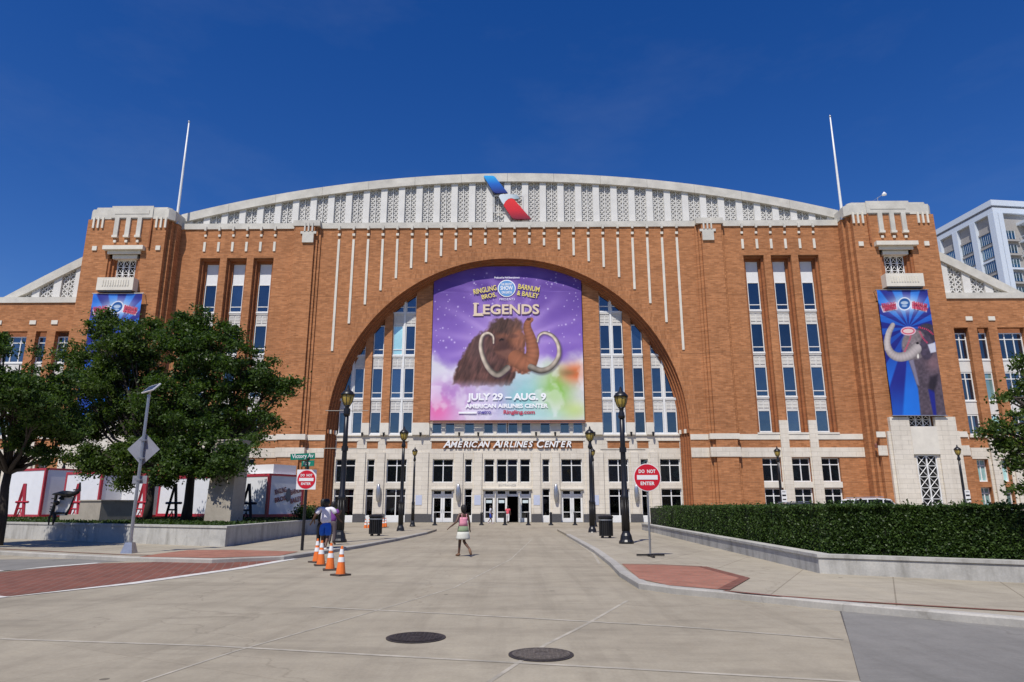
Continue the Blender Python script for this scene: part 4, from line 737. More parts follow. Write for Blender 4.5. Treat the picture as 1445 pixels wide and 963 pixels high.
# elephant banner and its twin
def elephant_paint(full=True):
    U, V = np.meshgrid(np.linspace(0, 1, 110), np.linspace(0, 1, 270)); Y = 38 + 855 * V; X = 50 + 110 * V + 355 * U; P = Paint(X, Y)
    cx, cy = 245, 140; a = np.arctan2(Y - 300, X - 270); ry = sm(-.25, .25, np.sin(a * 13 + .6)); P.C = np.array([34, 40, 132]) * (1 - ry[..., None]) + np.array([36, 112, 214]) * ry[..., None]
    P.over(.5 * np.exp(-((Y - 420) / 190.) ** 2), (30, 34, 120)); P.over(np.exp(-((X - cx) / 120) ** 2 - ((Y - cy) / 62) ** 2), (214, 232, 246)); P.over(.5 * sm(640, 890, Y) * (1 - sm(180, 400, X)), (30, 130, 236))
    P.over(P.ell(cx, 135, 46, 46, .06), (240, 240, 246)); P.over(P.ell(cx, 135, 39, 39, .06), (40, 92, 160)); P.over(.8 * P.ell(cx, 128, 26, 12, .2), (220, 230, 240)); P.over(.8 * P.ell(cx, 150, 20, 7, .2), (200, 216, 236))
    for pts in ([(76, 150), (190, 124), (196, 176), (96, 196)], [(292, 112), (404, 150), (398, 196), (290, 170)]):
        P.over(P.poly(pts, 4), (238, 236, 244)); q = [((x - sum(p[0] for p in pts) / 4) * .9 + sum(p[0] for p in pts) / 4, (y - sum(p[1] for p in pts) / 4) * .82 + sum(p[1] for p in pts) / 4) for x, y in pts]; stripes = sm(.3, .5, np.abs(((X * .11) % 1) - .5) * 2); P.over(P.poly(q, 3) * (.35 + .65 * stripes), (196, 44, 84))
    if full:
        f = .8 + .5 * (fbm(X / 500, Y / 500, 34, 9, 3) - .1)
        def g(m_, c): P.over(m_, np.stack([c[0] * f, c[1] * f, c[2] * f], -1))
        g(P.poly([(300, 500), (360, 470), (470, 455), (520, 560), (520, 700), (535, 895), (452, 895), (440, 730), (398, 720), (430, 895), (345, 895), (330, 720), (290, 600), (268, 530)], 5), (86, 74, 84)); P.over(.6 * np.exp(-((X - 440) / 55) ** 2 - ((Y - 545) / 60) ** 2), (150, 112, 116)); P.over(.7 * P.poly([(410, 640), (470, 620), (440, 740), (400, 715)], 14), (28, 22, 32)); P.over(.7 * P.poly([(270, 530), (300, 520), (340, 700), (322, 690)], 6), (150, 146, 170))
        g(P.ell(395, 350, 72, 76, .1), (64, 56, 70)); g(P.ell(310, 420, 88, 104, .1), (128, 116, 118)); g(P.ell(392, 440, 46, 84, .12), (74, 64, 80)); P.over(P.poly([(400, 420), (452, 405), (458, 470), (420, 478)], 5), (206, 206, 218))
        mk, sdv, run = P.stroke([(160, 285), (132, 345), (122, 420), (150, 480), (205, 505), (270, 490), (320, 450)], 17, 38); sh = .8 + .35 * (1 - sdv * sdv) + .03 * np.sin(run * 120); P.over(mk, np.stack([164 * sh, 154 * sh, 152 * sh], -1)); P.over(.8 * (mk > .5) * np.exp(-((X - 120) / 14) ** 2) * (Y < 460), (206, 196, 190))
        P.over(P.ell(268, 326, 52, 30, .08), (232, 196, 206)); P.over(P.ell(268, 326, 44, 23, .1), (200, 60, 84)); P.over(P.ell(268, 326, 36, 16, .1), (226, 200, 196))
        for pts in ([(285, 360), (268, 410), (240, 470)], [(345, 330), (372, 380), (400, 410)], [(340, 300), (400, 318), (440, 352)]): mk, sdv, run = P.stroke(pts, 6, 6, 2); P.over(mk * (.5 + .5 * np.sign(np.sin(run * 60))), (206, 60, 96))
        P.over(P.ell(333, 500, 7, 16, .3), (232, 226, 214)); P.over(P.ell(330, 410, 9, 8, .3), (20, 14, 18))
    else:
        P.over(.9 * P.ell(250, 430, 60, 60, .3), (206, 178, 100))
    return P
for s in (1, -1):
    x0 = s * 41.55 - 2.62; t = thing('tower_banner', on_arena(s * 41.2, -2.85, 10.45), 'tall blue banner with a decorated circus elephant raising its trunk' if s > 0 else 'blue banner with red lettering on the tower, mostly hidden by leafy trees', 'banner', rz=-FA)
    link('banner_sheet', banner_mesh('banner_sheet', elephant_paint(s > 0), ((-2.62, 0), (2.62, 13.05)), M['print']), t)
    m = MB().path([(-2.75, 0, 13.1), (2.75, 0, 13.1)], .05, 6); m.path([(-2.75, 0, -.05), (2.75, 0, -.05)], .05, 6)
    for e in (-2.6, 2.6): m.path([(e, 0, 13.1), (e, .7, 13.1)], .035, 6)
    m.build('banner_rail', M['galv'], t)
    for body, ax, az, wd, rt in (('RINGLING', -1.62, 11.5, 1.45, .12), ('BROS.', -1.5, 11.12, 1.1, .12), ('BARNUM', 1.62, 11.5, 1.4, -.2), ('& BAILEY', 1.62, 11.06, 1.5, -.2)): place_text(text_mesh('lettering', body, .5, M['ink_red'], 0, .02, 0, None, 1.0, wd), 'lettering', t, ax, -.09, az, rt)
# emblem on the gable
def emb(pts): return [B(640 + c / 9.03, 240 + d / 9.03, VGA - .5) for c, d in pts]
def grad(name, stops, axis, lo, hi):
    a = N(name); sp = a.n('SeparateXYZ'); a.l(a.pos, sp.inputs[0]); mr = a.n('MapRange'); mr.inputs[1].default_value = lo; mr.inputs[2].default_value = hi; a.l(sp.outputs[axis], mr.inputs[0]); a.l(a.ramp(mr.outputs[0], [(p, lin(c)) for p, c in stops]), a.p.inputs['Base Color']); setp(a.p, .35, 0, .5); return a.m
em = thing('gable_emblem', on_arena(0, VGA - .5, 32.7), 'slanted blue, silver and red eagle emblem mounted on the white gable', 'emblem', rz=-FA)
for name, pts, mt in (('blue_wing', [(385, 86), (400, 80), (505, 82), (530, 95), (560, 135), (690, 297), (545, 300), (520, 292), (490, 262)], grad('blue_gradient', [(0, (24, 44, 120)), (.45, (0, 96, 190)), (1, (30, 176, 238))], 2, 36.4, 38.6)),
                      ('silver_head', [(578, 345), (588, 325), (612, 316), (790, 318), (812, 328), (845, 372), (775, 378), (735, 366), (695, 378), (660, 410), (640, 448), (612, 412)], grad('silver_gradient', [(0, (214, 222, 228)), (.55, (196, 206, 212)), (1, (110, 138, 150))], 0, -1.6, 1.1)),
                      ('red_tail', [(640, 460), (648, 430), (672, 400), (705, 378), (740, 370), (772, 384), (990, 632), (800, 632), (762, 624), (735, 600)], grad('red_gradient', [(0, (112, 28, 44)), (.45, (206, 34, 40)), (1, (226, 48, 40))], 2, 33.0, 35.6))):
    q = emb(pts); MB().prism([(x, z - 32.7) for x, z in q], -.14, .14).build(name, mt, em)
# mounting frame of the emblem
m = MB(); fr = emb([(515, 315), (880, 315), (880, 545), (515, 530)]); fr = [(x, z - 32.7) for x, z in fr]
for (x0, z0), (x1, z1) in ((fr[0], fr[1]), (fr[1], (fr[1][0], fr[2][1] + .4)), (fr[0], fr[3]), (fr[3], (fr[3][0] + 1.3, fr[3][1]))): m.bar((x0, .3, z0), (x1, .3, z1), .09)
m.bar((fr[0][0], .3, fr[0][1]), (fr[0][0], .9, fr[0][1]), .08); m.build('mounting_frame', M['white'], em)
# ------------------------------------------------------------------ high-rise buildings behind
c0 = Vector(AT(1398, 283, 150)); zt_ = c0.z
r = ray(1318, 327); t_ = (zt_ - H) / r[2]; c1 = Vector((r[0] * t_, r[1] * t_, 0)); c0.z = 0
M['tower_white'] = plain('white_painted_concrete', (0.60, 0.66, 0.74), .6, var=.06); M['tower_grey'] = plain('grey_render', (0.36, 0.34, 0.32), .8, var=.1); M['tower_glass'] = glass('teal_window_band', (.02, .07, .09), .22)
dL = (c1 - c0); LL = dL.length; dL.normalize(); dR = Vector((-dL.y, dL.x, 0)) 
if dR.x < 0: dR = -dR
hr = thing('apartment_tower', (c0.x, c0.y, 0), 'pale modern apartment tower with white frames and teal windows behind the arena', 'building')
def hb(m, a0, a1, b0, b1, z0, z1):                 # a along the receding face, b along the right face
    vs = []
    for z in (z0, z1):
        for a_, b_ in ((a0, b0), (a1, b0), (a1, b1), (a0, b1)): p = dL * a_ + dR * b_; vs.append((p.x, p.y, z))
    m.add(vs, [(3, 2, 1, 0), (4, 5, 6, 7), (0, 1, 5, 4), (1, 2, 6, 5), (2, 3, 7, 6), (3, 0, 4, 7)]); return m
LL2 = LL * 1.5; WR = 15.0
hb(MB(), .5, LL2, .5, WR, 0, zt_ - .5).build('wall', M['tower_grey'], hr); hb(MB(), -.4, LL2, -.4, WR, zt_ - 1.4, zt_).build('roof_slab', M['tower_white'], hr); hb(MB(), -.2, LL2, -.2, WR, zt_ - 3.2, zt_ - 1.9).build('roof_beam', M['tower_white'], hr)
nb = 4; bay = LL / 3.0
for k in range(6): hb(MB(), k * bay * 0.92 - .3 + (.0 if k else 0), k * bay * 0.92 + 1.3, -.3, .9, 0, zt_ - 3.2).build('column', M['tower_white'], hr)
hb(MB(), -.35, 1.3, 1.0, 2.2, 0, zt_ - 3.2).build('column', M['tower_white'], hr)
fl = 3.5; z = zt_ - 9.5; i = 0
while z > 14:
    for k in range(5):
        a_ = k * bay * .92 + 1.4; b_ = (k + 1) * bay * .92 - .4; o = hb(MB(), a_ + .6, b_, .38, .52, z - .3, z + 2.2).build('window', M['tower_glass'], hr); m = MB(); n_ = 6
        for j in range(n_ + 1): x = a_ + .6 + (b_ - a_ - .6) * j / n_; hb(m, x - .04, x + .04, .35, .379, z - .3, z + 2.2)
        m.build('mullion', M['tower_white'], o)
    hb(MB(), 1.3, LL2, .2, .5, z + 2.25, z + 2.7).build('floor_band', M['tower_white' if i % 3 == 2 else 'tower_grey'], hr)
    o = hb(MB(), .36, .5, 2.5, 5.0, z, z + 2.1).build('window', M['tower_glass'], hr); m = MB()
    for j in range(4): hb(m, .3, .358, 2.5 + .8 * j, 2.6 + .8 * j, z, z + 2.1)
    m.build('mullion', M['tower_white'], o)
    hb(MB(), -.2, .6, 2.21, 5.6, z - .75, z - .3).build('floor_band', M['tower_white' if i % 3 == 2 else 'tower_grey'], hr)
    o = hb(MB(), -4.5, 3, 6.0, 26, z - .9, z - .45).build('balcony', M['tower_white'], hr); m = hb(MB(), -4.4, -4.3, 6.1, 26, z + .45, z + .55)
    for j in range(10): hb(m, -4.4, -4.3, 6.1 + j * 1.8, 6.2 + j * 1.8, z - .45, z + .5)
    hb(m, -4.4, .4, 6.1, 6.2, z + .45, z + .55); m.build('railing', M['tower_white'], o)
    z -= fl; i += 1
hb(MB(), -4.0, LL2, 6.0, 26, zt_ - 6, zt_ - 5.4).build('balcony', M['tower_white'], hr); hb(MB(), -1.0, 10, 8.0, 26, 0, zt_ - 6).build('wall', M['tower_grey'], hr); hb(MB(), -3.5, 10, 12.0, 26, zt_ - 1.5, zt_ + .4).build('roof_slab', M['tower_white'], hr)
# added blocks behind the viewer, never in view: dark reflection for the ground-floor glass
for x0, x1, hgt, yb, lab, cc in ((-150, -62, 17, -46, 'brown brick block added unseen behind the viewer to darken the ground-floor glass reflections', (0.16, 0.10, 0.07)), (-56, 34, 21, -52, 'grey stone block added unseen behind the viewer to darken the ground-floor glass reflections', (0.15, 0.14, 0.13)), (40, 150, 15, -48, 'tan block added unseen behind the viewer to darken the ground-floor glass reflections', (0.19, 0.15, 0.11))):
    t = thing('added_reflection_block', ((x0 + x1) / 2, yb, 0), lab, 'building'); hw = (x1 - x0) / 2; mt = plain('block_wall', cc, .9); MB().box(-hw, hw, -18, 0, 0, hgt).build('wall', mt, t); MB().box(-hw - .3, hw + .3, -18.2, .3, hgt, hgt + .6).build('roof', M['cap'], t)
    n_ = int(hw * 2 / 6); m0 = MB().box(-1.5, 1.5, 0, .06, 0, 2.2).mesh('window', M['glass_low'])
    for k in range(n_):
        for j in range(int(hgt / 4)): link('window', m0, t, (-hw + 3 + k * 6, .01, 1.2 + j * 4))
# ------------------------------------------------------------------ foliage helpers
def leaf_mesh(name, C, size, mat, up=0.25):        # C: n x 3 leaf centres -> one mesh of small folded quads
    n = len(C); d = rng.normal(size=(n, 3)); d /= np.linalg.norm(d, axis=1)[:, None]; nrm = rng.normal(size=(n, 3)); nrm[:, 2] += up * 3; e = np.cross(nrm, d); e /= np.linalg.norm(e, axis=1)[:, None] + 1e-9
    s = size * rng.uniform(.65, 1.3, (n, 1)); a = d * s; b = e * s * .55; up_ = np.cross(d, e) * s * .12
    V = np.stack([C - a, C + b + up_, C + a, C - b + up_], 1).reshape(-1, 3)
    f = np.arange(n * 4, dtype=np.int32)
    me = bpy.data.meshes.new(name); me.vertices.add(n * 4); me.vertices.foreach_set('co', V.astype(np.float32).ravel()); me.loops.add(n * 4); me.loops.foreach_set('vertex_index', f); me.polygons.add(n); me.polygons.foreach_set('loop_start', np.arange(0, n * 4, 4, dtype=np.int32)); me.update(calc_edges=True); me.materials.append(mat); return me
def lobe_pts(lobes, n):                            # clump centres biased to the shells of overlapping lobes
    w_ = np.array([l[3] ** 2.2 for l in lobes]); k = rng.choice(len(lobes), n, p=w_ / w_.sum()); L = np.array([l[:4] for l in lobes])[k]
    d = rng.normal(size=(n, 3)); d /= np.linalg.norm(d, axis=1)[:, None]; r = rng.uniform(.15, 1, (n, 1)) ** .5; return L[:, :3] + d * r * L[:, 3:4] * np.array([1, 1, .85])
def tree(loc, label, lobes, trunk_r, trunk_h, nclump, nleaf, lsize, sig, mat, group, fork=None):
    t = thing('oak_tree', loc, label, 'tree', group); o = Vector(loc); LB = [(x - o.x, y - o.y, z - o.z, r) for x, y, z, r in lobes]
    cc = lobe_pts(LB, nclump); m = MB(); fk = Vector(fork or (0.05, 0, trunk_h))
    m.path([(0, 0, -.1), (0.03, .02, trunk_h * .35), (fk.x * .6 - .02, .03, trunk_h * .7), tuple(fk)], [trunk_r * 1.35, trunk_r, trunk_r * .9, trunk_r * .8], 9); tips = []
    for x, y, z, r in LB:
        c = Vector((x, y, z)); mid = fk.lerp(c, .5) + Vector((random.uniform(-.2, .2), random.uniform(-.2, .2), -.12 * (c - fk).length)); m.path([fk - Vector((0, 0, .12)), fk.lerp(mid, .5), mid, c], [trunk_r * .62, trunk_r * .5, trunk_r * .36, trunk_r * .15], 7)
        tips.append((c, mid))
    m.build('trunk', M['bark'], t, True); b = MB()
    for c in cc[:min(len(cc), 230)]:
        c = Vector(c); j = min(tips, key=lambda q: (q[0] - c).length); s0 = j[1].lerp(j[0], random.uniform(.3, 1)); md = s0.lerp(c, .55) + Vector((0, 0, random.uniform(-.1, .15))); b.path([s0, md, c], [.035, .022, .008], 4, False)
    b.build('twigs', M['bark'], t)['kind'] = 'stuff'
    per = nleaf // nclump; sz = rng.uniform(.55, 1.25, (len(cc), 1, 1)); P_ = cc[:, None, :] + rng.normal(size=(len(cc), per, 3)) * sig * sz * np.array([1, 1, .6]); P_ = P_.reshape(-1, 3)
    link('crown', leaf_mesh('crown', P_, lsize, mat), t); return t
def px(px_, py_, Y, r): p = AT(px_, py_, Y); return (p[0], p[1], p[2], r)
g1 = G(262, 737, .85); g2 = G(207, 736, .85); g3 = G(-5, 770, KH)
tree((g1[0], g1[1], .82), 'broad live oak in the concrete planter behind the pylon', [px(300, 500, 35, 2.1), px(262, 478, 35, 1.45), px(345, 530, 35, 1.7), px(382, 548, 35.4, 1.05), px(300, 580, 34.4, 2.0), px(245, 560, 35, 1.8), px(350, 585, 35, .9), px(285, 640, 33.6, 1.15), px(335, 645, 32.6, .95), px(240, 640, 34, 1.3), px(385, 588, 35, .62), px(275, 455, 35.5, .9), px(225, 665, 33.5, .9), px(300, 668, 33, .8), px(255, 655, 33, .9), px(405, 545, 35.3, .5), px(360, 620, 34.5, .5), px(245, 605, 39.4, 1.5), px(300, 600, 39.4, 1.6), px(345, 600, 39.6, 1.2)], .22, 2.7, 430, 74000, .085, .255, M['leaf'], 'oaks along the street')
tree((g2[0], g2[1], .82), 'live oak in the planter in front of the tower with the half-hidden banner', [px(165, 470, 37.5, 1.35), px(135, 520, 37.5, 1.45), px(190, 520, 37.8, 1.7), px(175, 585, 37.8, 1.9), px(125, 590, 38, 1.4), px(200, 640, 36.6, 1.35), px(150, 655, 37.5, 1.05), px(115, 640, 38, .85), px(205, 465, 38, 1.2), px(150, 448, 37.5, .75), px(170, 675, 37, .7), px(235, 650, 36.5, 1.0), px(105, 500, 37.5, .7), px(118, 545, 37.3, 1.2), px(140, 470, 37, 1.0), px(98, 605, 37.5, 1.0), px(130, 650, 37, .9), px(215, 600, 37, 1.3), px(205, 590, 40.4, 1.5), px(168, 500, 36.4, 1.25), px(148, 545, 36.4, 1.1), px(190, 480, 36.6, 1.0)], .19, 3.0, 420, 74000, .085, .255, M['leaf2'], 'oaks along the street')
tree((g3[0], g3[1], KH), 'live oak with a low forked limb, growing at the pavement by the planter', [px(28, 515, 27, 1.0), px(62, 545, 27, 1.15), px(25, 575, 27, 1.3), px(75, 598, 27.3, 1.0), px(-35, 540, 27, 1.7), px(92, 560, 27.3, .6), px(38, 622, 26.8, .8), px(100, 530, 27.3, .45), px(5, 490, 27, .7), px(-50, 600, 26.5, 1.3), px(0, 540, 24.2, 1.0), px(55, 580, 25.2, .8), px(-60, 500, 24, 1.4), px(95, 610, 27, .6), px(60, 640, 26.8, .5)], .17, 3.2, 260, 42000, .07, .20, M['leaf'], 'oaks along the street', (-.1, .1, 2.9))
RT = AT(1560, 620, 14.6)
tree((RT[0], RT[1], KH), 'oak whose branches hang over the right end of the hedge', [px(1478, 560, 14.6, .62), px(1440, 590, 14.4, .45), px(1462, 640, 14.4, .5), px(1420, 625, 14.4, .26), px(1500, 520, 14.8, .7), px(1555, 560, 14.8, 1.2), px(1560, 500, 14.8, 1.2), px(1432, 655, 14.5, .22), px(1600, 620, 14.6, .9), px(1440, 525, 14.6, .28), px(1405, 603, 14.4, .2), px(1395, 615, 14.4, .16), px(1430, 560, 14.5, .36), px(1450, 500, 14.6, .35), px(1445, 690, 14.4, .22), px(1425, 640, 14.4, .3)], .16, 2.6, 240, 26000, .045, .125, M['leaf2'], 'oaks along the street')
# ------------------------------------------------------------------ planters and hedge
def wall_run(m, pts, th, z0, z1, side):            # a low wall along a polyline, thickness to one side, mitred
    n = len(pts); L = []
    for i, p in enumerate(pts):
        q = []
        for a, b in ((i - 1, i), (i, i + 1)):
            if a < 0 or b >= n: continue
            d = Vector((pts[b][0] - pts[a][0], pts[b][1] - pts[a][1])).normalized(); q.append(Vector((-d.y, d.x)) * side)
        if len(q) == 2: b_ = (q[0] + q[1]).normalized(); o = b_ * (th / max(.3, b_.dot(q[0])))
        else: o = q[0] * th
        L.append((p[0] + o.x, p[1] + o.y))
    for i in range(n - 1): m.slab([pts[i], pts[i + 1], L[i + 1], L[i]], z0, z1)
    return L
def offs(pts, d, side): return wall_run(MB(), pts, d, 0, 1, side)
lp = [far(G(0, 760, KH), -14), G(317, 772, KH), (-11.2, 38.3), (-10.4, 43.2)]
t = thing('concrete_planter', (lp[1][0], lp[1][1], 0), 'raised concrete planter with oaks beside the brick crosswalk', 'planter'); o_ = Vector(lp[1]); rel = [(p[0] - o_.x, p[1] - o_.y) for p in lp]
m = MB(); wall_run(m, rel, .32, KH - .05, .80, 1); m.build('wall', M['planter'], t); m = MB(); wall_run(m, offs(rel, .035, -1), .40, .80, .88, 1); m.build('coping', M['planter'], t)
inn = offs(rel, .3, 1); back = [(-1.0, 18), (-18, 18), (inn[0][0], inn[0][1] + 9)]
MB().slab(inn + back, .3, .78).build('soil', M['bark'], t)
def inside(P_, poly):
    ins = np.zeros(len(P_), bool); n = len(poly)
    for i in range(n):
        (x0, y0), (x1, y1) = poly[i], poly[(i + 1) % n]; c = ((y0 > P_[:, 1]) != (y1 > P_[:, 1])) & (P_[:, 0] < (x1 - x0) * (P_[:, 1] - y0) / ((y1 - y0) or 1e-9) + x0); ins ^= c
    return ins
Pg = np.column_stack([rng.uniform(-27, 1.5, 60000), rng.uniform(-1, 19, 60000), rng.uniform(.78, .95, 60000)]); Pg = Pg[inside(Pg, inn + back)][:30000]
o = link('ground_cover', leaf_mesh('ground_cover', Pg, .07, M['ivy'], 1.0), t); o['kind'] = 'stuff'
# small bushes near the end of the planter
for (qx, qy, r, lab) in ((433, 735, .55, 'small dark shrub at the end of the planter behind the street-name post'), (462, 733, .45, 'small dark shrub at the planter end behind the walking people')):
    p = AT(qx, qy, 41.5); tb_ = thing('shrub', (p[0], 41.5, .78), lab, 'shrub', 'shrubs at the planter end'); C_ = rng.normal(size=(2600, 3)) * np.array([.5, .35, .28]) * r * 1.4 + np.array([0, 0, .45]); C_[:, 2] = np.abs(C_[:, 2]); link('foliage', leaf_mesh('foliage', C_, .06, M['hedge']), tb_); MB().path([(0, 0, -.05), (.02, 0, .4)], [.05, .02], 6).build('stem', M['bark'], tb_)
rp = [(8.45, 46.0), G(1157, 809.6, KH), G(1445, 823, KH)]; rp.append(far(rp[2], 22))
t = thing('concrete_planter', (rp[1][0], rp[1][1], 0), 'long low concrete planter wall under the clipped hedge', 'planter'); o_ = Vector(rp[1]); rel = [(p[0] - o_.x, p[1] - o_.y) for p in rp]
m = MB(); wall_run(m, rel, .30, KH - .05, .47, 1); m.build('wall', M['planter'], t); m = MB(); wall_run(m, offs(rel, .03, -1), .37, .47, .54, 1); m.build('coping', M['planter'], t); inn = offs(rel, .29, 1); MB().slab(inn + [(20, 12), (8, 29.5)], .2, .46).build('soil', M['bark'], t)
MB().path([(.9, -.56, .2), (.905, -.50, .2)], .035, 8)
hd = thing('hedge', (rp[1][0] + .6, rp[1][1] + .4, .46), 'long clipped dark green hedge in the low planter', 'hedge'); ho = Vector((rp[1][0] + .6, rp[1][1] + .4)); hl = [(p[0] + o_.x - ho.x, p[1] + o_.y - ho.y) for p in offs(rel, .42, 1)]; hi = offs(hl, 1.7, 1)
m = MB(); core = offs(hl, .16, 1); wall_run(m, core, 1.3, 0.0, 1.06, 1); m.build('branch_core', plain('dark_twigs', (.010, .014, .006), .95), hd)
pts_ = []
for i in range(len(hl) - 1):
    a, b = Vector(hl[i]), Vector(hl[i + 1]); L = (b - a).length; n_ = int((34000 if i == 1 else 24000 if i == 2 else 48000) * (1 if i == 1 else 1)); 
    if i == 2: n_ = 26000
    u = rng.uniform(0, 1, n_) ** (1.0 if i else .45); q = 1 - u if i == 0 else u; q = u if i == 0 else (u if i == 1 else u ** 1.6)
    base = np.outer(1 - q, a) + np.outer(q, b); d = (b - a).normalized(); nx_, ny_ = -d.y, d.x; top = rng.random(n_) < .3; wob = .08 * np.sin(q * L * 2.3) + .06 * np.sin(q * L * 5.1 + 1) + .05 * np.sin(q * L * 11 + 2)
    dep = np.where(top, rng.uniform(0, 1.5, n_), np.abs(rng.normal(0, .10, n_)) + .04 + wob * .7); zz = np.where(top, 1.13 + rng.normal(0, .02, n_) + np.where(rng.random(n_) < .03, rng.uniform(0, .14, n_), 0) + wob * .3, rng.uniform(.02, 1.16, n_)); pts_.append(np.column_stack([base[:, 0] + nx_ * dep, base[:, 1] + ny_ * dep, zz]))
link('foliage', leaf_mesh('foliage', np.concatenate(pts_), .036, M['hedge'], .2), hd)
# ------------------------------------------------------------------ street lamps
def lampM(name, c): 
    a = N(name); a.p.inputs['Base Color'].default_value = (*c, 1); setp(a.p, .18, 0, .6); a.p.inputs['Transmission Weight'].default_value = .35; return a.m
M['amber'] = lampM('amber_lantern_glass', (.62, .46, .10))
def street_lamp(x, y, z0, Hh, label, arms=False, scale=1.0, plate=False):
    t = thing('street_lamp', (x, y, z0), label, 'street lamp', 'black street lamps on the forecourt'); k = scale; top = Hh - .95 * k
    MB().lathe(0, 0, [(.30 * k, 0), (.30 * k, .08), (.25 * k, .16), (.22 * k, .32), (.17 * k, .42), (.155 * k, .5)], 16).build('base', M['black'], t); m = MB().lathe(0, 0, [(.15 * k, .45), (.15 * k, 1.75), (.165 * k, 1.8), (.165 * k, 1.92), (.12 * k, 2.0), (.105 * k, top * .7), (.11 * k, top * .70 + .02), (.085 * k, top)], 14)
    for j in range(8): th = j * math.pi / 4; m.path([(.148 * k * math.cos(th), .148 * k * math.sin(th), .5), (.148 * k * math.cos(th), .148 * k * math.sin(th), 1.75)], .02 * k, 4)
    m.build('pole', M['black'], t, True); MB().lathe(0, 0, [(.13 * k, top - .4), (.15 * k, top - .3), (.09 * k, top - .1), (.09 * k, top), (.14 * k, top + .06)], 14).build('collar', M['black'], t, True)
    MB().lathe(0, 0, [(.12 * k, top + .05), (.20 * k, top + .2 * k), (.25 * k, top + .40 * k), (.26 * k, top + .52 * k)], 16).build('lantern', M['amber'], t, True)
    m = MB().lathe(0, 0, [(.31 * k, top + .5 * k), (.30 * k, top + .56 * k), (.20 * k, top + .68 * k), (.08 * k, top + .76 * k), (.03 * k, top + .95 * k)], 16); o = m.build('lantern_cap', M['black'], t, True)
    m = MB()
    for j in range(8): th = j * math.pi / 4; m.path([(r_ * 1.03 * k * math.cos(th), r_ * 1.03 * k * math.sin(th), top + z_ * k) for r_, z_ in ((.12, .05), (.20, .2), (.25, .4), (.265, .52))], .014 * k, 4)
    m.build('lantern_ribs', M['black'], t)
    if arms:
        for zz in (Hh * .83 if arms == 2 else None, Hh * .585):
            if zz: m = MB().path([(-.95, 0, zz), (.95, 0, zz)], .018, 6); m.lathe(0, 0, [(.15, zz - .1), (.15, zz + .1)], 10); m.build('banner_arm', M['black'], t)
    if plate:
        o = MB().box(-.02, .42, -.16, -.14, 1.95, 3.0).build('sign_plate', M['white'], t); m = MB()
        for zz, wd, hh in ((2.85, .3, .05), (2.55, .34, .14), (2.2, .3, .1)): m.box(.2 - wd / 2, .2 + wd / 2, -.166, -.161, zz - hh / 2, zz + hh / 2)
        m.build('sign_marks', M['black'], o)
    return t
def hpx(px_, py_top, gx, gy, z0): return AT(px_, py_top, gy)[2] - z0
for q, top, z0, lab, arms, sc, pl in (((479, 765.6), 544, KH, 'tall black lamp with amber lantern and banner arms beside the street-name post', 2, 1.02, 0), ((884, 767.5), 546, KH, 'tall black lamp with one banner arm beside the round no-entry sign', 1, 1.02, 0), ((565, 752.5), 602, 0, 'black lamp standing past the cones and litter bin, by the kerb end', 0, .98, 0), ((836, 754.5), 602, 0, 'black lamp standing by the litter bin on the hedge side', 0, .98, 0),
                                     ((582, 743.5), 631, 0, 'thin black lamp close to the entrance wall, behind the lamp at the kerb end', 0, .8, 0), ((839, 743.5), 631, 0, 'thin black lamp close to the entrance wall on the hedge side', 0, .8, 0)):
    g = G(*q, z0); street_lamp(g[0], g[1], z0, AT(q[0], top, g[1])[2] - z0, lab, arms, sc)
for q, lab, pl in (((1096, 630), 'black lamp with a white parking plate beside the hedge, in front of the ground-floor windows', 1), ((1350, 628), 'black lamp with a white parking plate in front of the stone tower portal', 1), ((93, 640), 'black lamp half hidden by oak leaves behind the wagons', 0)):
    p = AT(q[0], q[1], 61.5); street_lamp(p[0], 61.5, 0, p[2], lab, 0, 1.0, pl)
# ------------------------------------------------------------------ signs on posts
M['sign_red'] = plain('red_sign_sheeting', (.56, .012, .03), .35, var=.05); M['sign_white'] = plain('white_sign_sheeting', (.78, .78, .78), .35, var=.04); M['sign_green'] = plain('green_sign_sheeting', (.0, .20, .13), .35, var=.05)
def disc(cx, cz, r, n=40): return [(cx + r * math.cos(2 * math.pi * k / n), cz + r * math.sin(2 * math.pi * k / n)) for k in range(n)]
def dne(par, cz, r, square):
    o = MB().prism([(-r * 1.08, cz - r * 1.08), (r * 1.08, cz - r * 1.08), (r * 1.08, cz + r * 1.08), (-r * 1.08, cz + r * 1.08)] if square else disc(0, cz, r * 1.06), -.055, -.05).build('sign_plate', M['sign_white'], par)
    MB().prism(disc(0, cz, r), -.062, -.057).build('red_disc', M['sign_red'], o); MB().box(-r * .8, r * .8, -.069, -.064, cz - r * .17, cz + r * .17).build('white_bar', M['sign_white'], o)
    for body, dz, wd in (('DO  NOT', .46, 1.3), ('ENTER', -.46, 1.08)): place_text(text_mesh('lettering', body, r * .36, M['sign_white'], 0, r * .012, 0, None, 1.05, wd * r), 'lettering', o, 0, -.069, cz + r * dz)
g = G(426, 777, KH); zc = AT(428, 677, g[1])[2] - KH; t = thing('street_name_post', (g[0], g[1], KH), 'black post with green street-name blades above a square DO NOT ENTER sign', 'sign')
MB().lathe(0, 0, [(.055, 0), (.055, zc + .75), (.02, zc + .8)], 10).build('post', M['black'], t); dne(t, zc, .32, True)
o = MB().box(-.42, .42, -.012, .012, zc + .70, zc + .92).build('name_blade', M['sign_green'], t); o.rotation_euler = (0, -.06, R_(14)); place_text(text_mesh('lettering', 'Victory Av', .2, M['sign_white'], 0, .004, 0, None, 1.0, .74), 'lettering', o, 0, -.016, zc + .81)
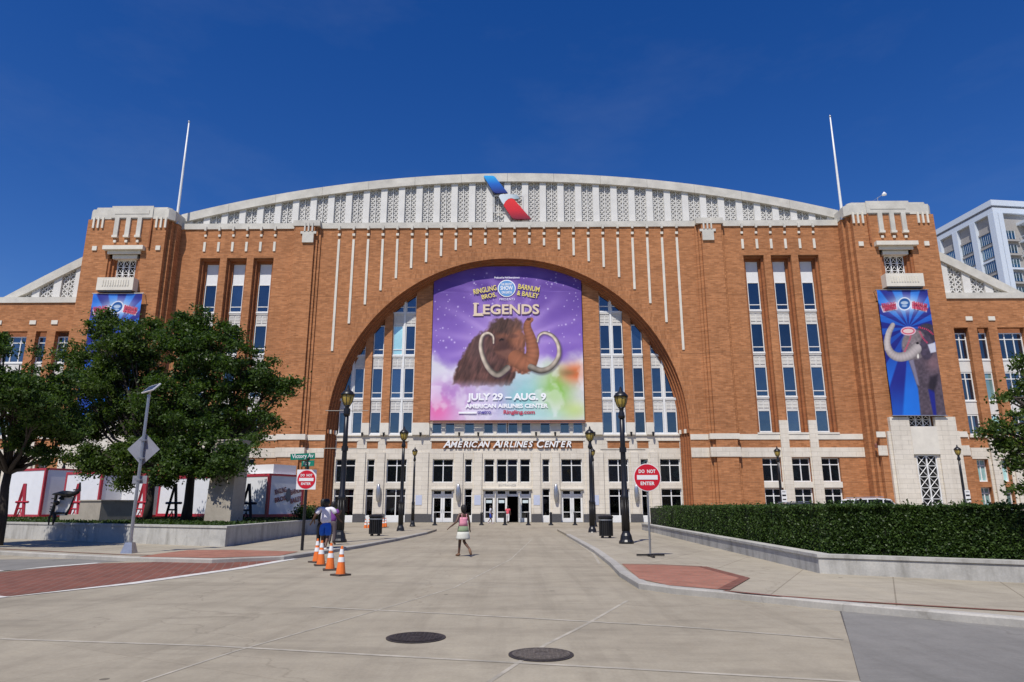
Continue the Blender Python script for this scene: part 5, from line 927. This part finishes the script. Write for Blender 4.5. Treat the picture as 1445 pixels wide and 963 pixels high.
o = MB().box(-.36, .36, -.012, .012, zc + .46, zc + .66).build('name_blade', M['sign_green'], t); o.rotation_euler = (0, 0, R_(-38)); place_text(text_mesh('lettering', 'Trophy', .17, M['sign_white'], 0, .003, 0, None, 1.0, .42), 'lettering', o, -.05, -.016, zc + .56)
g = G(918, 786, KH); zc = AT(911, 674, g[1])[2] - KH; t = thing('no_entry_sign', (g[0], g[1], KH), 'round DO NOT ENTER sign on a slim steel post with a cross foot', 'sign')
MB().path([(0, 0, 0), (0, 0, zc + .1)], .032, 8).build('post', M['galv'], t); dne(t, zc, .40, False); MB().box(-.42, .42, -.04, .04, .03, .08).build('foot', M['black'], t); MB().box(-.04, .04, -.5, .5, -.0, .05).build('foot', M['black'], t)
g = G(182, 781, KH); t = thing('solar_sign_post', (g[0], g[1], KH), 'silver post with a tilted solar panel and the back of a diamond sign', 'sign post')
zt_ = AT(205, 560, g[1])[2] - KH; MB().lathe(0, 0, [(.055, .2), (.048, zt_), (.06, zt_), (.06, zt_ + .06), (.02, zt_ + .08)], 12).build('post', M['galv'], t, False)
MB().add([(-.19, -.19, 0), (.19, -.19, 0), (.19, .19, 0), (-.19, .19, 0), (-.11, -.11, .34), (.11, -.11, .34), (.11, .11, .34), (-.11, .11, .34)], [(3, 2, 1, 0), (4, 5, 6, 7), (0, 1, 5, 4), (1, 2, 6, 5), (2, 3, 7, 6), (3, 0, 4, 7)]).build('base', M['galv'], t)
zd = AT(196, 634, g[1])[2] - KH; r_ = .55; MB().prism([(-r_, zd), (0, zd - r_), (r_, zd), (0, zd + r_)], .085, .095).build('diamond_sign', M['signback'], t); zd2 = AT(189, 677, g[1])[2] - KH; MB().box(-.24, .24, .085, .095, zd2 - .13, zd2 + .13).build('small_sign', M['signback'], t); m = MB()
for zz in (zd + .3, zd - .3, zd2): m.box(-.09, .09, -.08, .086, zz - .03, zz + .03)
m.build('clamp', M['galv'], t)
M['solar'] = plain('solar_cells', (.035, .04, .06), .25, var=.3, scale=20)
o = MB().box(-.28, .28, -.21, .21, -.02, .02).build('solar_panel', M['white'], t, False, (.06, -.02, zt_ + .28)); o.rotation_euler = (R_(42), R_(-8), R_(-25)); m = MB()
for a_ in range(2):
    for b_ in range(3): m.box(-.25 + b_ * .17, -.095 + b_ * .17, -.18 + a_ * .185, -.005 + a_ * .185, .021, .025)
m.build('cells', M['solar'], o); MB().path([(0, 0, zt_ + .05), (.05, 0, zt_ + .28)], .03, 6).build('bracket', M['galv'], t)
# ------------------------------------------------------------------ cones, bins, bollards, manholes
M['cone'] = plain('orange_cone_plastic', (.78, .17, .025), .5, var=.12, scale=6); M['cone_base'] = plain('dark_cone_rubber', (.07, .05, .04), .8)
def cone(x, y, k, label, group):
    t = thing('traffic_cone', (x, y, 0), label, 'traffic cone', group, random.uniform(0, 1)); w_ = .19 * k; MB().box(-w_, w_, -w_, w_, 0.001, .045 * k).build('foot', M['cone_base'], t); R = lambda z: (.135 - .105 * z / .73) * k
    MB().lathe(0, 0, [(R(.04), .045 * k), (R(.73), .73 * k), (.012, .735 * k)], 14).build('body', M['cone'], t, False)
    for a_, b_ in ((.34, .46), (.53, .66)): MB().lathe(0, 0, [(R(a_) + .004, a_ * k), (R(b_) + .004, b_ * k)], 14).build('white_collar', M['sign_white'], t)
for q, lab in (((446.5, 794), 'orange cone behind the others, half hidden, at the kerb corner'), ((452.5, 798.5), 'orange cone second from the kerb corner'), ((465.5, 805), 'orange cone between its neighbours in the row, in line with the walking man'), ((480.5, 812.5), 'orange cone farthest out from the kerb in the row')):
    g = G(*q); cone(g[0], g[1], .92, lab, 'orange cones at the kerb corner')
for q, lab in (((515.5, 748), 'small distant orange cone to one side of the litter bin'), ((520.5, 747.5), 'small distant orange cone touching the litter bin'), ((540.5, 745), 'small distant orange cone in the pair nearer the lamp'), ((544, 744.5), 'small distant orange cone nearest the lamp base')):
    g = G(*q); cone(g[0], g[1], 1.0, lab, 'cones near the litter bin')
def bin_(x, y, label):
    t = thing('litter_bin', (x, y, KH), label, 'litter bin', 'black slatted litter bins'); MB().lathe(0, 0, [(.27, .1), (.30, .95)], 16).build('liner', M['dark'], t); o = None; sm_ = MB().box(-.03, .03, -.012, .012, 0, .86).mesh('slat', M['black'])
    for k in range(20): th = 2 * math.pi * k / 20; s_ = link('slat', sm_, t, (.325 * math.cos(th), .325 * math.sin(th), .1)); s_.rotation_euler = (0, 0, th + math.pi / 2)
    MB().lathe(0, 0, [(.33, .93), (.37, .95), (.37, 1.02), (.3, 1.06), (.16, 1.07)], 18).build('lid', M['black'], t); MB().lathe(0, 0, [(.345, .82), (.345, .88)], 18).build('hoop', M['galv'], t); MB().lathe(0, 0, [(.34, .1), (.34, .15)], 18).build('hoop', M['black'], t)
    for k in range(4): th = math.pi / 4 + k * math.pi / 2; MB().lathe(.25 * math.cos(th), .25 * math.sin(th), [(.05, 0), (.04, .12)], 8).build('foot', M['black'], t)
for q, lab in (((529.5, 756.5), 'black slatted litter bin among distant cones on the planter side'), ((855.5, 759.5), 'black slatted litter bin between lamps on the hedge side')): g = G(*q, KH); bin_(g[0], g[1], lab)
for q, lab in ((613.5, 'black bollard in front of the white double doors nearer the oaks'), (679.5, 'black bollard in front of the wall pier beside the entrance person in grey'), (712.5, 'black bollard in front of the open centre doors'), (745.5, 'black bollard in front of the closed single door'), (777.5, 'black bollard in front of the narrow window on the hedge side'), (811.5, 'black bollard in front of the white double doors nearer the hedge')):
    g = G(q, 741.5); t = thing('bollard', (g[0], g[1], 0), lab, 'bollard', 'black bollards before the doors'); MB().lathe(0, 0, [(.23, 0), (.22, .07), (.13, .13), (.12, .2)], 14).build('base', M['black'], t); MB().lathe(0, 0, [(.11, .18), (.105, .98), (.125, 1.0), (.125, 1.04), (.09, 1.1), (.03, 1.13)], 14).build('shaft', M['black'], t, False)
for q, rr, lab in (((587, 900.5), .345, 'dark round manhole cover, the farther of two in the road'), ((763.5, 924.5), .335, 'worn round manhole cover, the nearer of two in the road')):
    g = G(*q); t = thing('manhole_cover', (g[0], g[1], 0), lab, 'manhole cover', 'manhole covers in the road'); MB().lathe(0, 0, [(rr + .028, .0), (rr + .028, .010), (rr + .006, .012)], 40).build('rim', M['iron'], t); m = MB()
    MB().lathe(0, 0, [(rr - .012, .015), (rr - .012, .017)], 40).build('lid', M['iron'] if q[0] < 700 else plain('worn_cast_iron', (.15, .128, .11), .6, .3, .5, 25, bump=.6), t)
    for i in range(-7, 8):
        for j in range(-7, 8):
            x, y = i * .052, j * .052
            if .10 < math.hypot(x, y) < rr - .06: m.box(x - .016, x + .016, y - .016, y + .016, .017, .022)
    for r0, r1 in ((rr - .05, rr - .03), (.07, .085)):
        for k in range(32):
            a_, b_ = 2 * math.pi * k / 32, 2 * math.pi * (k + 1) / 32; m.add([(r0 * math.cos(a_), r0 * math.sin(a_), .021), (r1 * math.cos(a_), r1 * math.sin(a_), .021), (r1 * math.cos(b_), r1 * math.sin(b_), .021), (r0 * math.cos(b_), r0 * math.sin(b_), .021)], [(0, 1, 2, 3)])
    m.build('tread_studs', M['iron'] if q[0] < 700 else bpy.data.materials['worn_cast_iron'], t)['kind'] = 'stuff'
# ------------------------------------------------------------------ pylon, low wall, sculpture, wagons
g = G(324, 740, .8); PA = R_(-14)
t = thing('concrete_pylon', (g[0], g[1], .78), 'tall beige concrete pylon with dark top slots in the planter', 'pylon', rz=PA); zt_ = AT(330, 622, g[1])[2] - .78
MB().prism([(-1.42, 0), (0, 0), (0.05, zt_), (-1.22, zt_)], 0, .95).build('shaft', M['planter_dark'], t); MB().box(.06, .07, .28, .72, zt_ - 1.15, zt_ - .12).build('slot', M['dark'], t); MB().box(-1.1, -.45, -.012, -.002, zt_ - 1.0, zt_ - .15).build('slot', M['dark'], t); MB().box(-1.25, .08, -.03, .98, zt_, zt_ + .07).build('cap', M['planter_dark'], t)
p0, p1 = AT(47, 720, 35.2), AT(95, 720, 34.6); 
t = thing('low_concrete_wall', (AT(140, 730, 34.5)[0], 34.5, .78), 'low beige stepped concrete block wall in the planter under the oaks', 'wall', rz=math.atan2(-.468, .884)); MB().box(-1.75, 0.0, 0, 1.7, 0, 1.08).build('block', M['planter_dark'], t); MB().box(-3.5, -1.76, .1, 1.6, 0, .42).build('step', M['planter_dark'], t); MB().box(-1.8, .05, -.05, 1.75, 1.08, 1.14).build('coping', M['planter_dark'], t)
M['bronze'] = plain('dark_bronze', (.035, .035, .034), .42, .6, .4, 8)
q = AT(75, 734, 31.5); t = thing('bronze_sculpture', (q[0], 31.5, .8), 'dark bronze sculpture framing a tilted white panel on the planter', 'sculpture', rz=R_(-8)); kk = 31.5 / F / .972 * 80 / 856
S = lambda x, y: ((x - 240) * kk, 0, (795 - y) * kk)
MB().path([S(245, 795), S(255, 690), S(235, 640)], [.03, .09, .07], 7).build('leg', M['bronze'], t); MB().path([S(180, 795), S(172, 690), S(205, 640)], [.03, .05, .06], 7).build('leg', M['bronze'], t); MB().path([S(205, 640), S(225, 520), S(230, 360)], [.09, .06, .07], 8).build('post', M['bronze'], t); m = MB()
for y_ in (370, 430, 490, 545, 575, 610): m.path([S(165, y_), S(235, y_ + 4)], .03, 6)
m.build('rungs', M['bronze'], t); MB().path([S(180, 365), S(280, 360), S(340, 362), S(430, 372), S(500, 365), S(560, 340), S(590, 300)], [.03, .09, .14, .15, .11, .09, .04], 9).build('arm', M['bronze'], t); MB().path([S(585, 330), S(578, 205)], [.07, .035], 7).build('spike', M['bronze'], t); MB().path([S(490, 310), S(560, 305)], .03, 6).build('spike', M['bronze'], t)
MB().path([S(330, 400), S(315, 440)], [.06, .12], 8).build('knob', M['bronze'], t); MB().lathe(S(290, 0)[0], -.12, [(.03, S(0, 530)[2]), (.12, S(0, 500)[2]), (.13, S(0, 480)[2]), (.05, S(0, 460)[2])], 10).build('knob', M['bronze'], t); MB().path([S(230, 630), S(430, 632), S(440, 640)], [.06, .03, .08], 7).build('lower_arm', M['bronze'], t); MB().path([S(430, 655), S(470, 560), S(520, 400)], [.06, .035, .03], 7).build('strut', M['bronze'], t)
MB().prism([(S(238, 0)[0], S(0, 665)[2]), (S(415, 0)[0], S(0, 665)[2]), (S(515, 0)[0], S(0, 405)[2]), (S(262, 0)[0], S(0, 405)[2])], .06, .09).build('white_panel', M['white'], t)
M['wagon'] = plain('white_wagon_panel', (.74, .75, .77), .45, var=.05, scale=1.5); M['wred'] = plain('red_wagon_trim', (.40, .022, .04), .45, var=.1); M['rubber'] = plain('black_rubber', (.02, .02, .02), .85)
WA = math.atan2(-.468, .884)
def wagon(cx, cy, L, Wd, z0, z1, label):            # (cx,cy) is the corner nearest the viewer; the long side runs back to the left
    t = thing('circus_wagon', (cx, cy, 0), label, 'wagon', 'white circus wagons with red edges', WA); MB().box(-L, 0, 0, Wd, z0, z1).build('body', M['wagon'], t); e = .14; m = MB()
    for x0, x1, y0, y1, a_, b_ in ((-L - .03, .03, -.03, e, z1 - e, z1 + .03), (-L - .03, .03, -.03, e, z0 - .03, z0 + e), (-L - .03, -L + e, -.03, e, z0 + e, z1 - e), (-e, .03, -.03, e, z0 + e, z1 - e), (-e * .6, .03, e, Wd + .03, z1 - e * .7, z1 + .03), (-e * .6, .03, e, Wd + .03, z0 - .03, z0 + e), (-e * .6, .03, Wd - e, Wd + .03, z0 + e, z1 - e)): m.box(x0, x1, y0, y1, a_, b_)
    m.build('red_trim', M['wred'], t); MB().box(-L + .3, -.3, .3, Wd - .3, z0 - .35, z0 - .04).build('chassis', M['black'], t)
    for x in (-L * .18, -L * .82):
        for y in (.18, Wd - .18):
            m = MB().path([(x, y - .14, .5), (x, y + .14, .5)], .5, 16); o = m.build('wheel', M['rubber'], t); MB().path([(x, y - .155, .5), (x, y + .155, .5)], .26, 12).build('rim', M['galv'], o)
    return t
def frame_a(cx, cy, zb, hgt, label, mat='wred'):
    t = thing('trestle_frame', (cx, cy, zb), label, 'trestle', 'A-shaped trestle frames before the wagons', WA); k = hgt / 2.0; MB().path([(-.55 * k, 0, 0), (0, 0, 2 * k)], .065 * k, 4).build('leg', M[mat], t); MB().path([(.38 * k, 0, 0), (.05, 0, 2 * k)], .075 * k, 4).build('leg', M[mat], t); MB().path([(-.42 * k, -.04, 1.22 * k), (.55 * k, -.04, 1.22 * k)], .05 * k, 4).build('crossbar', M[mat], t); m = MB(); m.path([(-.28 * k, 0, .95 * k), (.22 * k, 0, .95 * k)], .035 * k, 4); m.path([(-.5 * k, 0, .2 * k), (.0, 0, .9 * k)], .03 * k, 4); m.path([(.34 * k, 0, .2 * k), (-.05, 0, .9 * k)], .03 * k, 4); m.path([(-.45 * k, 0, .12 * k), (.35 * k, 0, .12 * k)], .035 * k, 4); m.build('brace', M[mat], t)
WY = 42.6
def wcorner(px_, Y): p = AT(px_, 715, Y); return p[0], Y
zt1 = AT(377, 669, WY)[2]; wx, wy = wcorner(377, WY); tD = wagon(wx, wy, 10.3, 2.9, 1.0, zt1, 'longest white wagon, with circus lettering on its end, behind the pylon')
MB().box(-4.6, -.25, .5, 2.4, zt1 + .04, zt1 + .62).build('roof_unit', M['wagon'], tD)
for body, y0, zz, sl, hh in (('RINGLING', .95, 2.55, .22, .42), ('BROS.', 1.0, 2.05, .2, .38), ('BARNUM', 2.25, 2.55, -.22, .42), ('BAILEY', 2.3, 2.02, -.22, .42)):
    me = text_mesh('lettering', body, hh, ink('faded_red_print', (116, 60, 70)) if 'faded_red_print' not in bpy.data.materials else bpy.data.materials['faded_red_print'], 0, .015, 0, None, 1, .95); o = link('lettering', me, tD, (.036, y0, zz)); o.rotation_euler = (Matrix.Rotation(-sl, 3, 'X') @ Matrix.Rotation(math.pi / 2, 3, 'Z') @ Matrix.Rotation(math.pi / 2, 3, 'X')).to_euler()
    if sl > 0: o.rotation_euler = (Matrix.Rotation(sl, 3, 'X') @ Matrix.Rotation(math.pi / 2, 3, 'Z') @ Matrix.Rotation(math.pi / 2, 3, 'X')).to_euler()
m = MB(); n_ = 24; m.add([(.034, 1.62 + .22 * math.cos(2 * math.pi * k / n_), 2.3 + .42 * math.sin(2 * math.pi * k / n_)) for k in range(n_)], [tuple(range(n_))]); m.build('emblem', ink('slate_print', (84, 92, 104)), tD)
for pr, Y, L, zp, lab, wd in ((203, 47.2, 2.7, 669, 'white wagon whose front shows beside the diamond sign post', 2.8), (138, 47.0, 4.1, 665.5, 'white red-framed wagon behind the bronze sculpture', 3.0), (57, 50, 5.2, 661, 'white wagon at the far end of the row, past the low concrete wall', 3.0)):
    wx, wy = wcorner(pr, Y); wagon(wx, wy, L, wd, .9, AT(pr, zp, Y)[2], lab)
for q, Y, lab, mt in ((27, 47.4, 'red trestle frame before the wagon at the far end of the row', 'wred'), (104, 45.6, 'red trestle frame behind the bronze sculpture', 'wred'), (197, 45.5, 'red trestle frame beside the diamond sign post', 'wred'), (242, 43.0, 'dark trestle frame standing between the two oak trunks', 'black'), (347, 41.8, 'dark trestle frame beside the concrete pylon', 'black')):
    p0, p1 = AT(q, 683, Y), AT(q, 732, Y); frame_a(p1[0], Y, 0.0, p0[2], lab, mt)
# ------------------------------------------------------------------ parked cars behind the hedge
def car(x, y, rz, L, Hh, col, label):
    t = thing('parked_car', (x, y, KH if y < 47 else 0), label, 'car', 'cars parked behind the hedge', rz); k = L / 4.8; W2 = .92; pm = plain('car_paint', col, .25, var=.04, spec=.6)
    lo = [(-2.4, .45), (-2.42, .8), (-2.3, 1.0), (-1.4, 1.08), (1.2, 1.08), (2.2, .98), (2.4, .75), (2.4, .45)]; MB().prism([(a_ * k, b_ * Hh / 1.75) for a_, b_ in lo], -W2, W2).build('body', pm, t)
    up = [(-2.25, 1.06), (-1.95, 1.6), (-1.7, 1.72), (-.2, 1.76), (.55, 1.70), (1.25, 1.09)]; MB().prism([(a_ * k * .985, b_ * Hh / 1.75 * .985 + .005) for a_, b_ in up], -W2 + .12, W2 - .12).build('windows', M['glass_low'], t)
    rf = [(-2.0, 1.62), (-1.7, 1.72), (-.2, 1.76), (.6, 1.69), (.55, 1.62), (-.2, 1.68), (-1.7, 1.64)]; MB().prism([(a_ * k, b_ * Hh / 1.75) for a_, b_ in rf], -W2 + .08, W2 - .08).build('roof', pm, t); m = MB()
    for a_, b_ in ((-2.2, -1.9), (-1.0, -1.0), (.1, .1), (1.2, .6)):
        for e in (-1, 1): m.path([(a_ * k, e * (W2 - .1), 1.05 * Hh / 1.75), (b_ * k, e * (W2 - .1), 1.66 * Hh / 1.75)], .05, 4)
    m.build('pillars', pm, t); m = MB()
    for e in (-1, 1): m.path([(-1.7 * k, e * .7, 1.78 * Hh / 1.75), (.2 * k, e * .7, 1.82 * Hh / 1.75)], .025, 5)
    m.build('roof_rails', M['galv'], t)
    for a_ in (-1.5, 1.45):
        for e in (-1, 1): o = MB().path([(a_ * k, e * (W2 - .2), .36), (a_ * k, e * (W2 + .01), .36)], .36, 16).build('wheel', M['rubber'], t); MB().path([(a_ * k, e * (W2 - .1), .36), (a_ * k, e * (W2 + .02), .36)], .22, 12).build('rim', M['galv'], o)
p = AT(1236, 713, 52); car(p[0], 52, R_(4), 5.2, 2.2, (.72, .73, .74), 'white SUV roof showing over the hedge near the tower portal'); p = AT(1135, 713, 51); car(p[0], 51, R_(4), 4.6, 1.86, (.05, .06, .08), 'dark car roof just showing over the hedge by the ground-floor windows')
# ------------------------------------------------------------------ people
def skin(name, verts, edges, radii, mat, parent, root=0, sub=1):
    me = bpy.data.meshes.new(name); me.from_pydata(verts, edges, []); me.materials.append(mat); o = link(name, me, parent); md = o.modifiers.new('skin', 'SKIN'); md.use_smooth_shade = True; md.branch_smoothing = .6
    sv = me.skin_vertices[0].data
    for i, r in enumerate(radii): sv[i].radius = r if hasattr(r, '__len__') else (r, r); sv[i].use_root = (i == root)
    sb = o.modifiers.new('sub', 'SUBSURF'); sb.levels = sub; sb.render_levels = sub; return o
SKIN = plain('dark_brown_skin', (.105, .052, .032), .5, var=.15, scale=8); SKIN2 = plain('brown_skin', (.20, .105, .07), .5, var=.12, scale=8); HAIR = plain('black_hair', (.012, .010, .010), .6, var=.3, scale=20)
def person(loc, label, hgt, rz, skinm, larm, rarm, lleg, rleg, clothes, hair=.0, group=None, woman=False):
    # joints for a 1.75 m figure facing +y; larm/rarm: (elbow, wrist); legs: (knee, ankle, toe)
    t = thing('person', loc, label, 'person', group, rz); k = hgt / 1.75; sw = .165 if woman else .195
    V = [(0, 0, .96), (0, 0, 1.12), (0, .0, 1.32), (0, .0, 1.46), (0, .015, 1.53), (0, .03, 1.62), (0, .02, 1.70)]; E = [(0, 1), (1, 2), (2, 3), (3, 4), (4, 5), (5, 6)]; Rr = [(.15, .11), (.125, .095), (.155, .105), (.10, .075), (.055, .055), (.078, .092), (.06, .07)]
    V += [(0, .135, 1.61)]; E += [(5, 7)]; Rr += [.02]                    # nose
    for e in (-1, 1): V.append((e * .088, .02, 1.615)); E.append((5, len(V) - 1)); Rr.append(.018)
    for e, arm in ((-1, larm), (1, rarm)):
        i = len(V); V += [(e * sw, 0, 1.42), arm[0], arm[1]]; E += [(3, i), (i, i + 1), (i + 1, i + 2)]; Rr += [.055, .042, .028]; w_ = Vector(arm[1]); d = (w_ - Vector(arm[0])).normalized(); pl_ = w_ + d * .075; V.append(tuple(pl_)); E.append((i + 2, i + 3)); Rr.append((.036, .02)); sd_ = d.cross(Vector((0, 1, 0))); sd_ = sd_.normalized() if sd_.length > .1 else Vector((1, 0, 0)); fw = sd_.cross(d)
        for j, (off, ln) in enumerate(((-.027, .062), (-.009, .075), (.009, .07), (.027, .055))): V.append(tuple(pl_ + fw * off + d * ln + sd_ * .012)); E.append((i + 3, len(V) - 1)); Rr.append(.008)
        V.append(tuple(w_ + d * .06 + fw * .055)); E.append((i + 2, len(V) - 1)); Rr.append(.0095)
    for e, leg in ((-1, lleg), (1, rleg)):
        i = len(V); V += [(e * .09, 0, .90), leg[0], leg[1], leg[2]]; E += [(0, i), (i, i + 1), (i + 1, i + 2), (i + 2, i + 3)]; Rr += [.088, .058, .038, .034]
    sc_ = lambda L: [(x * k, y * k, z * k) for x, y, z in L]
    skin('body', sc_(V), E, [tuple(q * k for q in r) if hasattr(r, '__len__') else r * k for r in Rr], skinm, t)
    MB().lathe(0, 0, [(.02, 1.50 - hair), (.088, 1.56 - hair * .8), (.102, 1.63), (.098, 1.70), (.07, 1.755), (.01, 1.775)], 12, k, 1.05 * k).build('hair', HAIR, t, True, (0, -.012 * k, 1.75 * k - 1.75 + (1 - k) * 0))
    for c in clothes:
        kind, mt = c[0], c[1]
        if kind == 'shirt':
            tail = c[2] if len(c) > 2 else .90
            VV = [(0, 0, tail), (0, 0, 1.12), (0, 0, 1.33), (0, 0, 1.455)]; EE = [(0, 1), (1, 2), (2, 3)]; RR = [(.19, .15), (.175, .135), (.195, .135), (.105, .085)]
            for e, arm in ((-1, larm), (1, rarm)): j = len(VV); S0 = Vector((e * sw, 0, 1.42)); el = Vector(arm[0]); VV += [tuple(S0), tuple(S0.lerp(el, .75))]; EE += [(3, j), (j, j + 1)]; RR += [.082, .078]
            skin('shirt', sc_(VV), EE, [tuple(q * k for q in r) if hasattr(r, '__len__') else r * k for r in RR], mt, t)
        if kind in ('shorts', 'trousers'):
            VV = [(0, 0, 1.03), (0, 0, .93)]; EE = [(0, 1)]; RR = [(.165, .125), (.17, .13)]
            for e, leg in ((-1, lleg), (1, rleg)):
                j = len(VV); VV += [(e * .095, 0, .86), tuple(Vector((e * .09, 0, .9)).lerp(Vector(leg[0]), .98))]; EE += [(1, j), (j, j + 1)]; RR += [.115, .108]
                if kind == 'trousers': VV += [tuple(Vector(leg[1]) + Vector((0, 0, .03)))]; EE += [(j + 1, j + 2)]; RR[-1] = .085; RR += [.07]
            skin(kind, sc_(VV), EE, [tuple(q * k for q in r) if hasattr(r, '__len__') else r * k for r in RR], mt, t)
        if kind == 'dress': MB().lathe(0, 0, [(a_ * k, b_ * k) for a_, b_ in c[2]], 18, 1, .8).build(c[3] if len(c) > 3 else 'dress', mt, t, True)
        if kind == 'shoes':
            for e, leg in ((-1, lleg), (1, rleg)): a_, b_ = Vector(leg[1]), Vector(leg[2]); MB().path([tuple((a_ - (b_ - a_) * .3 + Vector((0, 0, -.035))) * k), tuple((a_.lerp(b_, .5) + Vector((0, 0, -.015))) * k), tuple((b_ + (b_ - a_) * .25) * k)], [.045 * k, .05 * k, .035 * k], 8).build('shoe', mt, t, True)
        if kind == 'straps':
            for e in (-1, 1): MB().path([tuple(Vector(q) * k) for q in ((e * .09, -.105, 1.28), (e * .085, -.085, 1.42), (e * .08, 0, 1.475))], .012 * k, 5).build('strap', mt, t)
    return t
fab = lambda n_, rgb: plain(n_, lin(rgb), .85, var=.12, scale=14)
stand = (((-.095, .03, .5), (-.1, -.01, .085), (-.12, .13, .04)), ((.095, .03, .5), (.1, -.01, .085), (.12, .13, .04)))
def walk(f): return (((-.09, .12 * f, .5), (-.085, .2 * f, .09), (-.09, .2 * f + .15, .05)), ((.09, -.02 * f, .5), (.085, -.30 * f, .15), (.09, -.22 * f, .03)))
g = G(653, 785.5)
wl = (((-.06, .16, .50), (-.10, .14, .085), (-.12, .29, .04)), ((.05, .06, .50), (.13, -.34, .26), (.15, -.40, .11)))
person((g[0], g[1], 0), 'woman walking towards the doors in a pink, green and white sundress', 1.64, R_(24), SKIN, ((-.29, -.10, 1.18), (-.50, -.02, 1.0)), ((.24, .02, 1.14), (.31, .16, .93)), *wl,
       [('dress', fab('pink_print_fabric', (224, 150, 170)), [(.15, 1.33), (.158, 1.26), (.15, 1.15), (.175, 1.03)], 'dress_top'), ('dress', fab('green_print_fabric', (126, 142, 112)), [(.172, 1.04), (.20, .90), (.215, .84)], 'dress_sash'), ('dress', fab('white_skirt_fabric', (204, 204, 194)), [(.212, .85), (.225, .74), (.25, .63), (.245, .58)], 'skirt'), ('straps', fab('pink_strap', (214, 150, 160))), ('shoes', fab('tan_sandal', (120, 90, 70)))], .02, woman=True)
g = G(458, 779, 0.0)
pm_ = person((g[0], g[1] - .1, 0), 'man seen from behind in a white T-shirt and bright blue shorts', 1.86, R_(-4), SKIN, ((-.31, -.05, 1.18), (-.44, .05, .98)), ((.30, .05, 1.20), (.36, .22, 1.05)), *walk(.6), [('shirt', fab('white_cotton', (226, 224, 232)), .90), ('shorts', fab('blue_shorts_fabric', (30, 100, 205))), ('shoes', fab('white_trainer', (220, 220, 222)))], -.02); pm_.scale = (1.16, 1.1, 1)
g = G(445, 774.5, KH); person((g[0] + .1, g[1] + .3, KH), 'person all in black half hidden beside the man in blue shorts', 1.74, R_(20), SKIN, ((-.27, .03, 1.17), (-.26, .15, .97)), ((.27, .03, 1.17), (.26, .15, .97)), *walk(.5), [('shirt', fab('black_cotton', (24, 24, 28)), .86), ('trousers', fab('black_denim', (20, 20, 26))), ('shoes', fab('black_shoe', (18, 18, 18)))], .06)
g = G(460, 771, KH); p_ = person((g[0], g[1] + .8, KH), 'person in purple hidden behind the man in the white T-shirt', 1.66, R_(-15), SKIN, ((-.25, .05, 1.17), (-.22, .22, 1.05)), ((.27, .02, 1.2), (.34, -.03, 1.3)), *stand, [('shirt', fab('purple_cotton', (120, 60, 140)), .9), ('trousers', fab('grey_denim', (90, 80, 84)))], .04, woman=True)
g = G(692, 739.5); person((g[0], g[1], 0), 'person in a grey T-shirt and blue shorts walking past the doors', 1.70, R_(-80), SKIN2, ((-.26, .08, 1.17), (-.26, .25, 1.0)), ((.26, -.02, 1.15), (.28, .05, .9)), *walk(.8), [('shirt', fab('light_grey_cotton', (186, 190, 200)), .9), ('shorts', fab('blue_cloth', (46, 70, 160))), ('shoes', fab('pale_shoe', (214, 200, 200)))])
g = G(716.5, 739); person((g[0], g[1] + .4, 0), 'person in a coral top and white trousers entering the open door', 1.68, R_(-6), SKIN2, ((-.25, .02, 1.17), (-.27, .12, .95)), ((.25, .02, 1.17), (.27, .12, .95)), *walk(.5), [('shirt', fab('coral_cotton', (226, 90, 106)), .82), ('trousers', fab('white_trouser', (220, 216, 214))), ('shoes', fab('dark_shoe', (40, 36, 40)))], .08, woman=True)
q = on_arena(-12.15, VG + 1.0, 0.02); person(tuple(q), 'person in a white shirt standing inside the dark lobby window', 1.7, R_(150), SKIN2, ((-.25, .05, 1.17), (-.2, .25, 1.05)), ((.25, .05, 1.17), (.2, .25, 1.05)), *stand, [('shirt', fab('white_shirt_cloth', (230, 228, 230)), .9), ('trousers', fab('maroon_cloth', (96, 36, 40)))])
